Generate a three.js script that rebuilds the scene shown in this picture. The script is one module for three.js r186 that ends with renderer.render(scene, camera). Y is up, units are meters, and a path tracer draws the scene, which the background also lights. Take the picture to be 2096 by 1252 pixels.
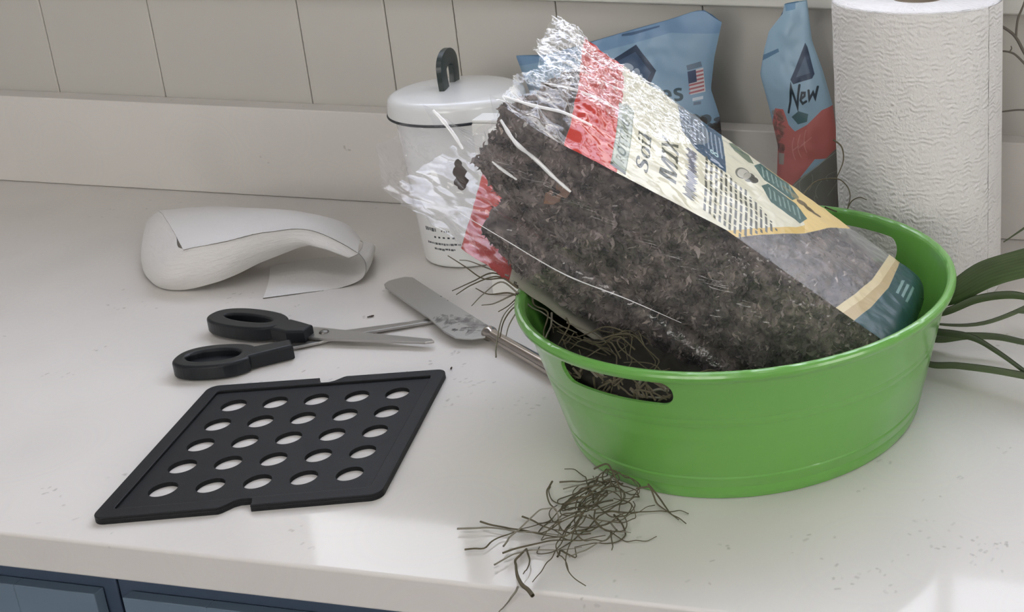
import * as THREE from 'three';
import { mergeGeometries, toCreasedNormals, mergeVertices } from 'three/addons/utils/BufferGeometryUtils.js';
import { RectAreaLightUniformsLib } from 'three/addons/lights/RectAreaLightUniformsLib.js';
import { RoundedBoxGeometry } from 'three/addons/geometries/RoundedBoxGeometry.js';
import { ImprovedNoise } from 'three/addons/math/ImprovedNoise.js';
import { Brush, Evaluator, SUBTRACTION } from 'three-bvh-csg';

// ------------------------------------------------------------------ camera, sky, exposure
const lerp = (a, b, t) => a + (b - a) * t, clamp = (x, a, b) => Math.min(b, Math.max(a, x));
const sstep = (a, b, x) => { const t = clamp((x - a) / (b - a), 0, 1); return t * t * (3 - 2 * t); };
const scene = new THREE.Scene();
const renderer = new THREE.WebGLRenderer({ antialias: true });
renderer.toneMapping = THREE.LinearToneMapping;
renderer.toneMappingExposure = 0.875;
renderer.shadowMap.enabled = true;
const W = 2096, H = 1252, FOCAL = 2438.55, PPX = 1969.77, PPY = 283.96;   // the photograph is an off-centre crop
const FW = 2 * PPX, FH = FW * H / W;
const camera = new THREE.PerspectiveCamera(2 * Math.atan(FH / 2 / FOCAL) * 180 / Math.PI, W / H, 0.02, 60);
camera.position.set(0.17003, 0.44589, 1.10337);
camera.rotation.order = 'YXZ';
camera.rotation.set(-0.297148, 0.160083, -0.0011816);
camera.setViewOffset(FW, FH, 0, FH / 2 - PPY, W, H);
camera.updateProjectionMatrix();

const SKY = 6.6;                      // bright overcast daylight, cooler towards the zenith
{
  const w = 64, h = 64, d = new Float32Array(w * h * 4);
  for (let y = 0; y < h; y++) for (let x = 0; x < w; x++) {
    const e = Math.max(0, Math.sin(((y + 0.5) / h - 0.5) * Math.PI)), t = sstep(0.3, 0.85, e), i = (y * w + x) * 4;
    d[i] = 1.02 - 0.16 * t; d[i + 1] = 0.99 - 0.06 * t; d[i + 2] = 0.945 + 0.21 * t; d[i + 3] = 1;
  }
  const tex = new THREE.DataTexture(d, w, h, THREE.RGBAFormat, THREE.FloatType);
  tex.mapping = THREE.EquirectangularReflectionMapping; tex.magFilter = THREE.LinearFilter; tex.needsUpdate = true;
  scene.background = tex; scene.backgroundIntensity = SKY;
}

// ceiling panel lamp added out of view to brighten the tops of things
RectAreaLightUniformsLib.init();
const FILL_LAMP = { x: -0.25, z: 1.0, y: 1.6, w: 1.3, d: 0.6, power: 1.7 };
{
  const l = new THREE.RectAreaLight(new THREE.Color(1.0, 0.99, 0.98), FILL_LAMP.power, FILL_LAMP.w, FILL_LAMP.d);
  l.position.set(FILL_LAMP.x, FILL_LAMP.y - 0.062, FILL_LAMP.z); l.rotation.x = -Math.PI / 2; l.name = 'fill_lamp_light'; scene.add(l);
}

// ------------------------------------------------------------------ helpers
let seed = 20240611;
const rnd = () => { seed = (seed + 0x6d2b79f5) | 0; let t = Math.imul(seed ^ (seed >>> 15), 1 | seed); t = (t + Math.imul(t ^ (t >>> 7), 61 | t)) ^ t; return ((t ^ (t >>> 14)) >>> 0) / 4294967296; };
const rr = (a, b) => a + (b - a) * rnd();
const PN = new ImprovedNoise();
const noise = (x, y, z) => PN.noise(x, y, z);
const fbm = (x, y, z, o = 4) => { let s = 0, a = 1; for (let i = 0; i < o; i++) { s += a * noise(x, y, z); x = x * 2.03 + 11.3; y = y * 2.03 + 5.1; z = z * 2.03 + 7.7; a *= 0.5; } return s; };
const V = (x, y, z) => new THREE.Vector3(x, y, z);
const cm = (a) => a.map((p) => V(p[0] / 100, p[1] / 100, p[2] / 100));

const used = new Map();
function numbered(name) { const n = used.get(name) ?? 0; used.set(name, n + 1); return n ? name + '_' + String(n).padStart(3, '0') : name; }
function tag(o, label, category, group, kind) {
  if (label) o.userData.label = label; if (category) o.userData.category = category;
  if (group) o.userData.group = group; if (kind) o.userData.kind = kind; return o;
}
function thing(name, label, category, pos = [0, 0, 0], group) {
  const o = new THREE.Group(); o.name = numbered(name); o.position.set(...pos); scene.add(o); return tag(o, label, category, group);
}
function part(name, geo, mat, parent, label) {
  const m = new THREE.Mesh(geo, mat); m.name = numbered(name); m.castShadow = m.receiveShadow = true; (parent || scene).add(m);
  if (label) m.userData.label = label; return m;
}
const struct = (o) => { o.userData.kind = 'structure'; return o; };
const shift = (g, x, y, z) => g.translate(x, y, z);
// box with chamfered edges, centre given, uv in metres
function box(w, h, d, x, y, z, r = 0.001) {
  const g = r > 0 ? new RoundedBoxGeometry(w, h, d, 1, r) : new THREE.BoxGeometry(w, h, d);
  return planar(g.translate(x, y, z));
}
function span(x0, x1, y0, y1, z0, z1, r = 0.001) { return box(x1 - x0, y1 - y0, z1 - z0, (x0 + x1) / 2, (y0 + y1) / 2, (z0 + z1) / 2, r); }
function planar(g) {
  const p = g.attributes.position, n = g.attributes.normal, uv = new Float32Array(p.count * 2);
  for (let i = 0; i < p.count; i++) {
    const ax = Math.abs(n.getX(i)), ay = Math.abs(n.getY(i)), az = Math.abs(n.getZ(i));
    if (ay >= ax && ay >= az) { uv[2 * i] = p.getX(i); uv[2 * i + 1] = p.getZ(i); }
    else if (az >= ax) { uv[2 * i] = p.getX(i); uv[2 * i + 1] = p.getY(i); }
    else { uv[2 * i] = p.getZ(i); uv[2 * i + 1] = p.getY(i); }
  }
  g.setAttribute('uv', new THREE.BufferAttribute(uv, 2)); return g;
}
// grid surface from fn(u, v) -> Vector3; uv = fnuv(u, v) or (u, v)
function grid(fn, nu, nv, fuv, flip) {
  const pos = [], uv = [], idx = [];
  for (let j = 0; j <= nv; j++) for (let i = 0; i <= nu; i++) {
    const u = i / nu, v = j / nv, p = fn(u, v), t = fuv ? fuv(u, v, p) : [u, v];
    pos.push(p.x, p.y, p.z); uv.push(t[0], t[1]);
  }
  for (let j = 0; j < nv; j++) for (let i = 0; i < nu; i++) {
    const a = j * (nu + 1) + i, b = a + 1, c = a + nu + 1, d = c + 1;
    flip ? idx.push(a, c, b, b, c, d) : idx.push(a, b, c, b, d, c);
  }
  const g = new THREE.BufferGeometry();
  g.setAttribute('position', new THREE.Float32BufferAttribute(pos, 3)); g.setAttribute('uv', new THREE.Float32BufferAttribute(uv, 2));
  g.setIndex(idx); g.computeVertexNormals(); return g;
}
// a sheet with thickness: grid surface, offset back side and rim
function sheet(fn, nu, nv, th, fuv) {
  const f = grid(fn, nu, nv, fuv), n = f.attributes.normal, p = f.attributes.position, N = p.count;
  const pos = [...p.array], nor = [...n.array], uv = [...f.attributes.uv.array, ...f.attributes.uv.array], idx = [...f.index.array];
  for (let i = 0; i < N; i++) { pos.push(p.getX(i) - n.getX(i) * th, p.getY(i) - n.getY(i) * th, p.getZ(i) - n.getZ(i) * th); nor.push(-n.getX(i), -n.getY(i), -n.getZ(i)); }
  for (let i = 0; i < f.index.count; i += 3) idx.push(f.index.array[i] + N, f.index.array[i + 2] + N, f.index.array[i + 1] + N);
  const rim = [];
  for (let i = 0; i <= nu; i++) rim.push(i);
  for (let j = 1; j <= nv; j++) rim.push(j * (nu + 1) + nu);
  for (let i = nu - 1; i >= 0; i--) rim.push(nv * (nu + 1) + i);
  for (let j = nv - 1; j >= 0; j--) rim.push(j * (nu + 1));
  for (let k = 0; k < rim.length - 1; k++) { const a = rim[k], b = rim[k + 1]; idx.push(a, a + N, b, b, a + N, b + N); }
  const g = new THREE.BufferGeometry();
  g.setAttribute('position', new THREE.Float32BufferAttribute(pos, 3)); g.setAttribute('normal', new THREE.Float32BufferAttribute(nor, 3));
  g.setAttribute('uv', new THREE.Float32BufferAttribute(uv, 2)); g.setIndex(idx); return g;
}
// tapered tube along points; r0 -> r1; optional squash of the cross-section
function tube(pts, r0, r1, seg = 0, rad = 6, tension = 0.5) {
  const c = new THREE.CatmullRomCurve3(pts, false, 'catmullrom', tension); seg = seg || Math.max(6, pts.length * 5);
  const fr = c.computeFrenetFrames(seg, false), pos = [], nor = [], uv = [], idx = [];
  for (let i = 0; i <= seg; i++) {
    const t = i / seg, P = c.getPointAt(t), r = lerp(r0, r1, t);
    for (let j = 0; j <= rad; j++) {
      const a = j / rad * Math.PI * 2, n = fr.normals[i].clone().multiplyScalar(Math.cos(a)).addScaledVector(fr.binormals[i], Math.sin(a));
      pos.push(P.x + n.x * r, P.y + n.y * r, P.z + n.z * r); nor.push(n.x, n.y, n.z); uv.push(t, j / rad);
    }
  }
  for (let i = 0; i < seg; i++) for (let j = 0; j < rad; j++) { const a = i * (rad + 1) + j, b = a + rad + 1; idx.push(a, a + 1, b, b, a + 1, b + 1); }
  const g = new THREE.BufferGeometry();
  g.setAttribute('position', new THREE.Float32BufferAttribute(pos, 3)); g.setAttribute('normal', new THREE.Float32BufferAttribute(nor, 3));
  g.setAttribute('uv', new THREE.Float32BufferAttribute(uv, 2)); g.setIndex(idx); return g;
}
function extrude(shape, depth, bevel = 0.0006, curve = 24, seg = 2) {   // shape in x,z (drawn as x,-z), thickness up from y = 0
  const g = new THREE.ExtrudeGeometry(shape, { depth: depth - 2 * bevel, bevelEnabled: bevel > 0, bevelThickness: bevel, bevelSize: bevel, bevelOffset: -bevel, bevelSegments: seg, curveSegments: curve });
  return g.translate(0, 0, bevel).rotateX(-Math.PI / 2);
}
function tex(canvas, rx = 1, ry = 1, srgb = true) {
  const t = new THREE.CanvasTexture(canvas); t.wrapS = t.wrapT = THREE.RepeatWrapping; t.repeat.set(rx, ry);
  if (srgb) t.colorSpace = THREE.SRGBColorSpace; return t;
}
function dataTex(w, h, fn, rx = 1, ry = 1, srgb = false) {
  const d = new Uint8Array(w * h * 4);
  for (let y = 0; y < h; y++) for (let x = 0; x < w; x++) { const c = fn(x / w, y / h), i = (y * w + x) * 4; const q = typeof c === 'number' ? [c, c, c] : c; d[i] = clamp(q[0], 0, 1) * 255; d[i + 1] = clamp(q[1], 0, 1) * 255; d[i + 2] = clamp(q[2], 0, 1) * 255; d[i + 3] = 255; }
  const t = new THREE.DataTexture(d, w, h); t.magFilter = THREE.LinearFilter; t.wrapS = t.wrapT = THREE.RepeatWrapping; t.repeat.set(rx, ry);
  if (srgb) t.colorSpace = THREE.SRGBColorSpace; t.needsUpdate = true; return t;
}
const canvasOf = (w, h) => { const c = document.createElement('canvas'); c.width = w; c.height = h; return c; };
// tiling noise by sampling a torus-like blend
const tileNoise = (u, v, f, o = 3, z = 0) => { const g = (a, b) => fbm(a * f, b * f, z, o); return g(u, v) * (1 - u) * (1 - v) + g(u - 1, v) * u * (1 - v) + g(u, v - 1) * (1 - u) * v + g(u - 1, v - 1) * u * v; };
const std = (o) => new THREE.MeshStandardMaterial(o), phy = (o) => new THREE.MeshPhysicalMaterial(o);

// ------------------------------------------------------------------ materials of the setting
const X0 = -1.10, XS = 1.40;                             // the counter texture covers 1.40 m by 0.70 m
const quartzTex = (() => {
  const c = canvasOf(2048, 1024), k = 2048 / XS, g = c.getContext('2d');
  g.fillStyle = '#d6d1cb'; g.fillRect(0, 0, 2048, 1024);
  for (let i = 0; i < 420; i++) { const x = rnd() * 2048, y = rnd() * 1024, r = rr(20, 90); const q = g.createRadialGradient(x, y, 0, x, y, r); const w = rnd() < 0.5 ? '200,196,190' : '222,218,212'; q.addColorStop(0, `rgba(${w},0.16)`); q.addColorStop(1, `rgba(${w},0)`); g.fillStyle = q; g.fillRect(x - r, y - r, 2 * r, 2 * r); }
  const speck = (x, z, n, s) => { for (let i = 0; i < n; i++) { const px = (x - X0) * k + rr(-s, s), py = (z + 0.03) * k + rr(-s, s) * 0.8, a = rr(0.08, 0.34), L = rr(1, 4.5); g.strokeStyle = `rgba(120,116,108,${a})`; g.lineWidth = rr(1, 3); const t = rr(0, 3.14); g.beginPath(); g.moveTo(px, py); g.quadraticCurveTo(px + rr(-3, 3), py + rr(-3, 3), px + Math.cos(t) * L, py + Math.sin(t) * L); g.stroke(); } };
  for (const [x, z, n, s] of [[-0.66, 0.49, 16, 30], [-0.62, 0.50, 7, 18], [-0.33, 0.37, 18, 40], [-0.28, 0.38, 12, 24], [-0.25, 0.36, 8, 20], [0.06, 0.49, 18, 36], [0.02, 0.53, 14, 30], [0.09, 0.50, 14, 30], [-0.02, 0.51, 6, 22], [0.08, 0.22, 14, 40], [0.11, 0.24, 10, 34], [-0.70, 0.25, 14, 60], [-0.62, 0.24, 8, 26], [-0.55, 0.28, 5, 40], [-0.48, 0.55, 6, 60], [-0.9, 0.06, 10, 60], [-0.5, 0.05, 12, 60], [-0.1, 0.54, 10, 60], [-0.44, 0.36, 4, 50]]) speck(x, z, n, s);
  for (let i = 0; i < 150; i++) speck(X0 + rnd() * XS, -0.03 + rnd() * 0.7, 1 + rnd() * 3, 8);
  const t = tex(c); t.wrapS = t.wrapT = THREE.RepeatWrapping; return t;
})();
function quartzUV(g, dy = 0) {                               // world x and z (or y) onto the counter texture
  const p = g.attributes.position, n = g.attributes.normal, uv = new Float32Array(p.count * 2);
  for (let i = 0; i < p.count; i++) { const flat = Math.abs(n.getY(i)) > 0.7; uv[2 * i] = (p.getX(i) - X0) / XS; uv[2 * i + 1] = 1 - ((flat ? p.getZ(i) : p.getZ(i) - p.getY(i) + dy) + 0.03) / 0.70; }
  g.setAttribute('uv', new THREE.BufferAttribute(uv, 2)); return g;
}
const M = {
  quartz: phy({ map: quartzTex, roughness: 0.07, ior: 1.5, specularIntensity: 0.45 }),
  wall: std({ color: '#bebab2', roughness: 0.62 }),
  gap: std({ color: '#bdb7ab', roughness: 0.9 }),
  room: std({ color: '#d4d4d6', roughness: 0.9 }),
  ceiling: std({ color: '#e4e4e4', roughness: 0.95 }),
  trim: std({ color: '#dcdbd4', roughness: 0.45 }),
  floor: std({ color: '#7b7a7e', roughness: 0.45 }),
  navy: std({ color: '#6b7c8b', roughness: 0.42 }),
  navyShaded: std({ color: '#414e61', roughness: 0.5 }),  // cabinet paint with the shade of the recess put into its colour
  glass: phy({ color: '#ffffff', roughness: 0, transmission: 1, thickness: 0, ior: 1.5 }),
  lawn: std({ color: '#77777c', roughness: 1 }),
};

// ------------------------------------------------------------------ the setting
const WZ = -0.0265, D = 0.575, T = 0.026;                  // wall plane, counter depth, slab thickness
const RX0 = -2.1, RX1 = 1.7, RZ1 = 2.9, FY = -0.91, CY = 1.6, WT = 0.12;
const WIN = [-0.93, 0.76, 0.44, 1.36];                    // glass of the window over the counter
{
  const wall = new THREE.Group(); wall.name = 'wall_back'; struct(wall); scene.add(wall);
  const zb = WZ - 0.016, zo = zb - WT;
  const [a, b, c0, d0] = [WIN[0] - 0.03, WIN[1] + 0.03, 0.40, WIN[3] + 0.03];
  part('backing_board', mergeGeometries([span(RX0 - WT, a, FY, CY, zo, zb, 0), span(b, RX1 + WT, FY, CY, zo, zb, 0), span(a, b, FY, c0, zo, zb, 0), span(a, b, d0, CY, zo, zb, 0)]), M.gap, wall);
  const xs = [-2.1, -1.93, -1.79, -1.61, -1.46, -1.34, -1.2, -1.052, -0.916, -0.734, -0.631, -0.552, -0.437, -0.278, -0.108, 0.07, 0.19, 0.33, 0.5, 0.62, 0.78, 0.94, 1.1, 1.22, 1.38, 1.55, 1.7];
  for (let i = 0; i < xs.length - 1; i++) {
    const g = 0.0004, x0 = xs[i] + g, x1 = xs[i + 1] - g, under = x1 > a && x0 < b;
    const dz = rr(-0.0006, -0.0001);
    part('plank', span(x0, x1, 0.09, under ? 0.31 : CY, zb + 0.0006, WZ + dz, 0.0017), M.wall, wall);
    if (under) part('plank', span(x0, x1, d0 + 0.05, CY, zb + 0.0006, WZ + dz, 0.0012), M.wall, wall);
  }
}
{ // white window over the counter: apron and stool, sash frame, muntins, one pane per light
  const w = new THREE.Group(); w.name = 'window_1'; struct(w); scene.add(w);
  const [x0, x1, y0, y1] = WIN, zf = WZ + 0.012, zg = WZ - 0.05;
  part('apron', span(x0 - 0.09, x1 + 0.09, 0.225, 0.362, WZ, zf, 0.0025), std({ color: '#cfcec6', roughness: 0.5 }), w);
  part('stool', span(x0 - 0.11, x1 + 0.11, 0.362, 0.392, WZ - 0.08, WZ + 0.035, 0.006), M.trim, w);
  part('side_casing', span(x0 - 0.09, x0 - 0.012, 0.392, y1 + 0.09, WZ, zf, 0.002), M.trim, w);
  part('side_casing', span(x1 + 0.012, x1 + 0.09, 0.392, y1 + 0.09, WZ, zf, 0.002), M.trim, w);
  part('head_casing', span(x0 - 0.012, x1 + 0.012, y1 + 0.012, y1 + 0.09, WZ, zf, 0.002), M.trim, w);
  part('frame', mergeGeometries([span(x0 - 0.03, x0, 0.392, y1 + 0.03, WZ - 0.11, WZ - 0.002, 0.002), span(x1, x1 + 0.03, 0.392, y1 + 0.03, WZ - 0.11, WZ - 0.002, 0.002), span(x0, x1, y1, y1 + 0.03, WZ - 0.11, WZ - 0.002, 0.002), span(x0, x1, 0.392, y0, WZ - 0.075, WZ - 0.02, 0.002)]), M.trim, w);
  const vx = [-0.645, -0.444, -0.243, -0.042, 0.159, 0.36, 0.56], hy = [0.745, 1.05];
  for (const x of vx) part('muntin', span(x - 0.009, x + 0.009, y0, y1, zg - 0.012, zg + 0.014, 0.002), M.trim, w);
  for (const y of hy) part('muntin', span(x0, x1, y - 0.009, y + 0.009, zg - 0.011, zg + 0.013, 0.002), M.trim, w);
  const px = [x0, ...vx, x1], py = [y0, ...hy, y1];
  for (let i = 0; i < px.length - 1; i++) for (let j = 0; j < py.length - 1; j++) part('pane', new THREE.PlaneGeometry(px[i + 1] - px[i], py[j + 1] - py[j]).translate((px[i] + px[i + 1]) / 2, (py[j] + py[j + 1]) / 2, zg), M.glass, w);
}
struct(part('floor', span(RX0 - WT, RX1 + WT, FY - 0.1, FY, -0.2, RZ1 + WT, 0), M.floor));
struct(part('ceiling', span(RX0 - WT, RX1 + WT, CY, CY + 0.12, -0.2, RZ1 + WT, 0), M.ceiling));
struct(part('ground', new THREE.CircleGeometry(40, 40).rotateX(-Math.PI / 2).translate(0, FY - 0.25, 0), M.lawn));
{
  const t = thing('fill_lamp', 'flat white panel lamp added under the ceiling out of view as fill light', 'lamp', [FILL_LAMP.x, FILL_LAMP.y, FILL_LAMP.z]);
  part('fill_lamp_frame', span(-FILL_LAMP.w / 2 - 0.03, FILL_LAMP.w / 2 + 0.03, -0.05, 0, -FILL_LAMP.d / 2 - 0.03, FILL_LAMP.d / 2 + 0.03, 0.006), M.trim, t);
  part('fill_diffuser', span(-FILL_LAMP.w / 2, FILL_LAMP.w / 2, -0.056, -0.049, -FILL_LAMP.d / 2, FILL_LAMP.d / 2, 0.002), std({ color: '#ffffff', emissive: '#fff6ea', emissiveIntensity: 0.6, roughness: 0.7 }), t);  // glowing face of the added lamp
}
function openWall(name, axis, at, o, lim) {                // a wall with one opening: o = [a0, a1, y0, y1]
  const [l0, l1] = lim, f = (a0, a1, y0, y1) => axis === 'z' ? span(a0, a1, y0, y1, at, at + WT, 0) : span(at, at + WT, y0, y1, a0, a1, 0);
  return struct(part(name, mergeGeometries([f(l0, o[0], FY, CY), f(o[1], l1, FY, CY), f(o[0], o[1], FY, o[2]), f(o[0], o[1], o[3], CY)]), M.room));
}
openWall('wall_front', 'z', RZ1, [-1.15, 0.4, 0.25, 1.42], [RX0 - WT, RX1 + WT]);
openWall('wall_right', 'x', RX1, [0.8, 2.1, 0.2, 1.4], [-0.16, RZ1]);
struct(part('wall_left', span(RX0 - WT, RX0, FY, CY, -0.16, RZ1, 0), M.room));
for (const [n, axis, at, o] of [['window_2', 'z', RZ1 + 0.05, [-1.15, 0.4, 0.25, 1.42]], ['window_3', 'x', RX1 + 0.07, [0.8, 2.1, 0.2, 1.4]]]) {
  const w = new THREE.Group(); w.name = n; struct(w); scene.add(w);
  const f = (a0, a1, y0, y1, t) => axis === 'z' ? span(a0, a1, y0, y1, at - t, at + t, 0.003) : span(at - t, at + t, y0, y1, a0, a1, 0.003);
  part('frame', mergeGeometries([f(o[0], o[0] + 0.05, o[2], o[3], 0.04), f(o[1] - 0.05, o[1], o[2], o[3], 0.04), f(o[0] + 0.05, o[1] - 0.05, o[2], o[2] + 0.05, 0.04), f(o[0] + 0.05, o[1] - 0.05, o[3] - 0.05, o[3], 0.04)]), M.trim, w);
  const k = 3, s = (o[1] - o[0]) / k;
  for (let i = 1; i < k; i++) part('mullion', f(o[0] + s * i - 0.025, o[0] + s * i + 0.025, o[2] + 0.05, o[3] - 0.05, 0.035), M.trim, w);
  for (let i = 0; i < k; i++) { const g = new THREE.PlaneGeometry(s, o[3] - o[2]); if (axis === 'x') g.rotateY(Math.PI / 2); const m = o[0] + s * (i + 0.5), y = (o[2] + o[3]) / 2; part('pane', axis === 'z' ? g.translate(m, y, at) : g.translate(at, y, m), M.glass, w); }
}
// countertop and its upstand
{
  const t = thing('countertop', 'pale speckled quartz countertop running along the wall under everything', 'countertop');
  part('slab', quartzUV(new RoundedBoxGeometry(3.6, T, D - WZ + 0.002, 3, 0.0022).translate(-0.25, -T / 2, (D + WZ - 0.002) / 2)), M.quartz, t);
  const b = part('backsplash', quartzUV(new RoundedBoxGeometry(3.6, 0.1015, -WZ - 0.0005, 2, 0.0015).translate(-0.25, 0.1015 / 2 + 0.0003, WZ / 2), 0.2), M.quartz);
  tag(b, 'low pale quartz backsplash strip standing against the plank wall', 'backsplash');
}
// navy base cabinets under the overhang: face frame coloured darker to hold the shade, overlay doors proud of it
{
  const zf = 0.553, y1 = -T - 0.0005, cuts = [-1.02, -0.4755, 0.07, 0.6];
  const names = ['blue-grey base cabinet at the left end under the counter', 'blue-grey base cabinet under the black tray and the tub', 'blue-grey base cabinet under the right end of the counter'];
  for (let i = 0; i < 3; i++) {
    const x0 = cuts[i] + 0.0008, x1 = cuts[i + 1] - 0.0008, t = thing('base_cabinet', names[i], 'cabinet');
    part('carcass', span(x0, x1, FY + 0.1, y1, 0.0, zf - 0.008, 0.001), M.navyShaded, t);
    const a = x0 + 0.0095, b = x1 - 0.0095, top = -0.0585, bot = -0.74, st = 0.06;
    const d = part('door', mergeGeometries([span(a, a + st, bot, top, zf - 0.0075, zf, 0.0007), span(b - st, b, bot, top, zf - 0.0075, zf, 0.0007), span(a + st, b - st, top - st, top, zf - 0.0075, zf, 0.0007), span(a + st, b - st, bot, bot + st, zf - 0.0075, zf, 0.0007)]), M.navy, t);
    part('panel', span(a + st - 0.004, b - st + 0.004, bot + st, top - st, zf - 0.0078, zf - 0.0045, 0), M.navy, d);
    part('handle', mergeGeometries([tube([V(b - 0.03, top - 0.12, zf), V(b - 0.03, top - 0.12, zf + 0.03), V(b - 0.03, top - 0.25, zf + 0.03), V(b - 0.03, top - 0.25, zf)], 0.005, 0.005, 24, 8, 0.1)]), std({ color: '#a8a49c', roughness: 0.3, metalness: 1 }), d, 'slim metal bar handle');
  }
}

// ------------------------------------------------------------------ the green tub
const TUB = { x: -0.1116, z: 0.352, h: 0.1042, sx: 1.015, sz: 0.985 };
const tubR = (y) => 0.1242 + (0.1488 - 0.1242) * y / TUB.h;
{
  const t = thing('tub', 'round green plastic tub with cut-out hand slots, holding the bag of potting mix', 'tub', [TUB.x, 0, TUB.z]);
  const o = [], th = 0.0022, groove = (y) => -0.0012 * (Math.exp(-(((y - 0.0095) / 0.0011) ** 2)) + Math.exp(-(((y - 0.0185) / 0.0011) ** 2)) + 0.8 * Math.exp(-(((y - 0.0595) / 0.0011) ** 2)) + 0.8 * Math.exp(-(((y - 0.0655) / 0.0011) ** 2)));
  const P = (x, y) => o.push(new THREE.Vector2(x, y));
  P(0.0001, 0.0012); P(0.116, 0.0012); P(0.1185, 0.0002); P(0.1225, 0.0003); P(0.1236, 0.0022);
  for (let y = 0.004; y < 0.0945; y += 0.0011) P(tubR(y) + groove(y) - 0.0006, y);
  const rT = tubR(0.0945);
  P(rT + 0.0004, 0.0955); P(rT + 0.0016, 0.0962); P(rT + 0.0034, 0.0968); P(rT + 0.0046, 0.0976);
  P(rT + 0.0052, 0.0992); P(rT + 0.0054, 0.1012); P(rT + 0.0050, 0.1028); P(rT + 0.0040, 0.1038); P(rT + 0.0026, 0.1042); P(rT + 0.0010, 0.1039); P(rT - 0.0004, 0.1030); P(rT - 0.0012, 0.1014);
  for (let y = 0.099; y > 0.006; y -= 0.006) P(tubR(y) - 0.0006 - th, y);
  P(0.1205, 0.0042); P(0.118, 0.0034); P(0.0001, 0.0034);
  let shell = mergeVertices(new THREE.LatheGeometry(o, 180).deleteAttribute('uv').deleteAttribute('normal'), 1e-6);
  shell.computeVertexNormals(); shell = shell.toNonIndexed(); shell.setAttribute('uv', new THREE.BufferAttribute(new Float32Array(shell.attributes.position.count * 2), 2));
  shell = toCreasedNormals(shell, 0.7);
  const cutter = (phi0, phi1, y0, y1) => {                     // a slot: rounded window that follows the wall
    const n = 26, pos = [], idx = [], pm = (phi0 + phi1) / 2, hw = (phi1 - phi0) / 2, ym = (y0 + y1) / 2, hh = (y1 - y0) / 2, rc = hh * 0.98;
    const ring = [], arc = rc / 0.145;
    for (const [sx, sy, a0] of [[1, 1, 0], [-1, 1, 90], [-1, -1, 180], [1, -1, 270]]) for (let i = 0; i <= 8; i++) { const a = (a0 + i * 90 / 8) * Math.PI / 180; ring.push([pm + sx * (hw - arc) + Math.cos(a) * arc, ym + sy * (hh - rc) + Math.sin(a) * rc]); }
    // subdivide the long straight runs so that they follow the curve
    const full = []; for (let i = 0; i < ring.length; i++) { const p = ring[i], q = ring[(i + 1) % ring.length], k = Math.max(1, Math.round(Math.abs(p[0] - q[0]) / 0.03)); for (let j = 0; j < k; j++) full.push([lerp(p[0], q[0], j / k), lerp(p[1], q[1], j / k)]); }
    const m = full.length;
    for (const r of [0.118, 0.17]) for (const [a, y] of full) pos.push(Math.cos(a) * r, y, Math.sin(a) * r);
    const cI = pos.length / 3; pos.push(Math.cos(pm) * 0.118, ym, Math.sin(pm) * 0.118, Math.cos(pm) * 0.17, ym, Math.sin(pm) * 0.17);
    for (let i = 0; i < m; i++) { const j = (i + 1) % m; idx.push(i, j, m + i, j, m + j, m + i); idx.push(cI, j, i); idx.push(cI + 1, m + i, m + j); }
    let g = new THREE.BufferGeometry(); g.setAttribute('position', new THREE.Float32BufferAttribute(pos, 3)); let vol = 0; const va = V(), vb = V(), vc = V(); for (let i = 0; i < idx.length; i += 3) { va.fromArray(pos, idx[i] * 3); vb.fromArray(pos, idx[i + 1] * 3); vc.fromArray(pos, idx[i + 2] * 3); vol += va.dot(vb.cross(vc)); }
    if (vol < 0) for (let i = 0; i < idx.length; i += 3) [idx[i], idx[i + 1]] = [idx[i + 1], idx[i]];
    g.setIndex(idx); g = g.toNonIndexed(); g.computeVertexNormals();
    g.setAttribute('uv', new THREE.BufferAttribute(new Float32Array(g.attributes.position.count * 2), 2)); return g;
  };
  const ev = new Evaluator(); ev.useGroups = false;
  const d2 = Math.PI / 180; let a = new Brush(shell); a.updateMatrixWorld();
  for (const c of [[88, 122, 0.0772, 0.0948], [-97, -51, 0.0705, 0.0925]]) { const b = new Brush(cutter(c[0] * d2, c[1] * d2, c[2], c[3])); b.updateMatrixWorld(); const r = ev.evaluate(a, b, SUBTRACTION); r.updateMatrixWorld(); a = r; }
  const g = a.geometry; g.scale(TUB.sx, 1, TUB.sz);
  part('tub_body', g, phy({ color: '#65a146', roughness: 0.34, clearcoat: 0.7, clearcoatRoughness: 0.12 }), t);
}

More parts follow.
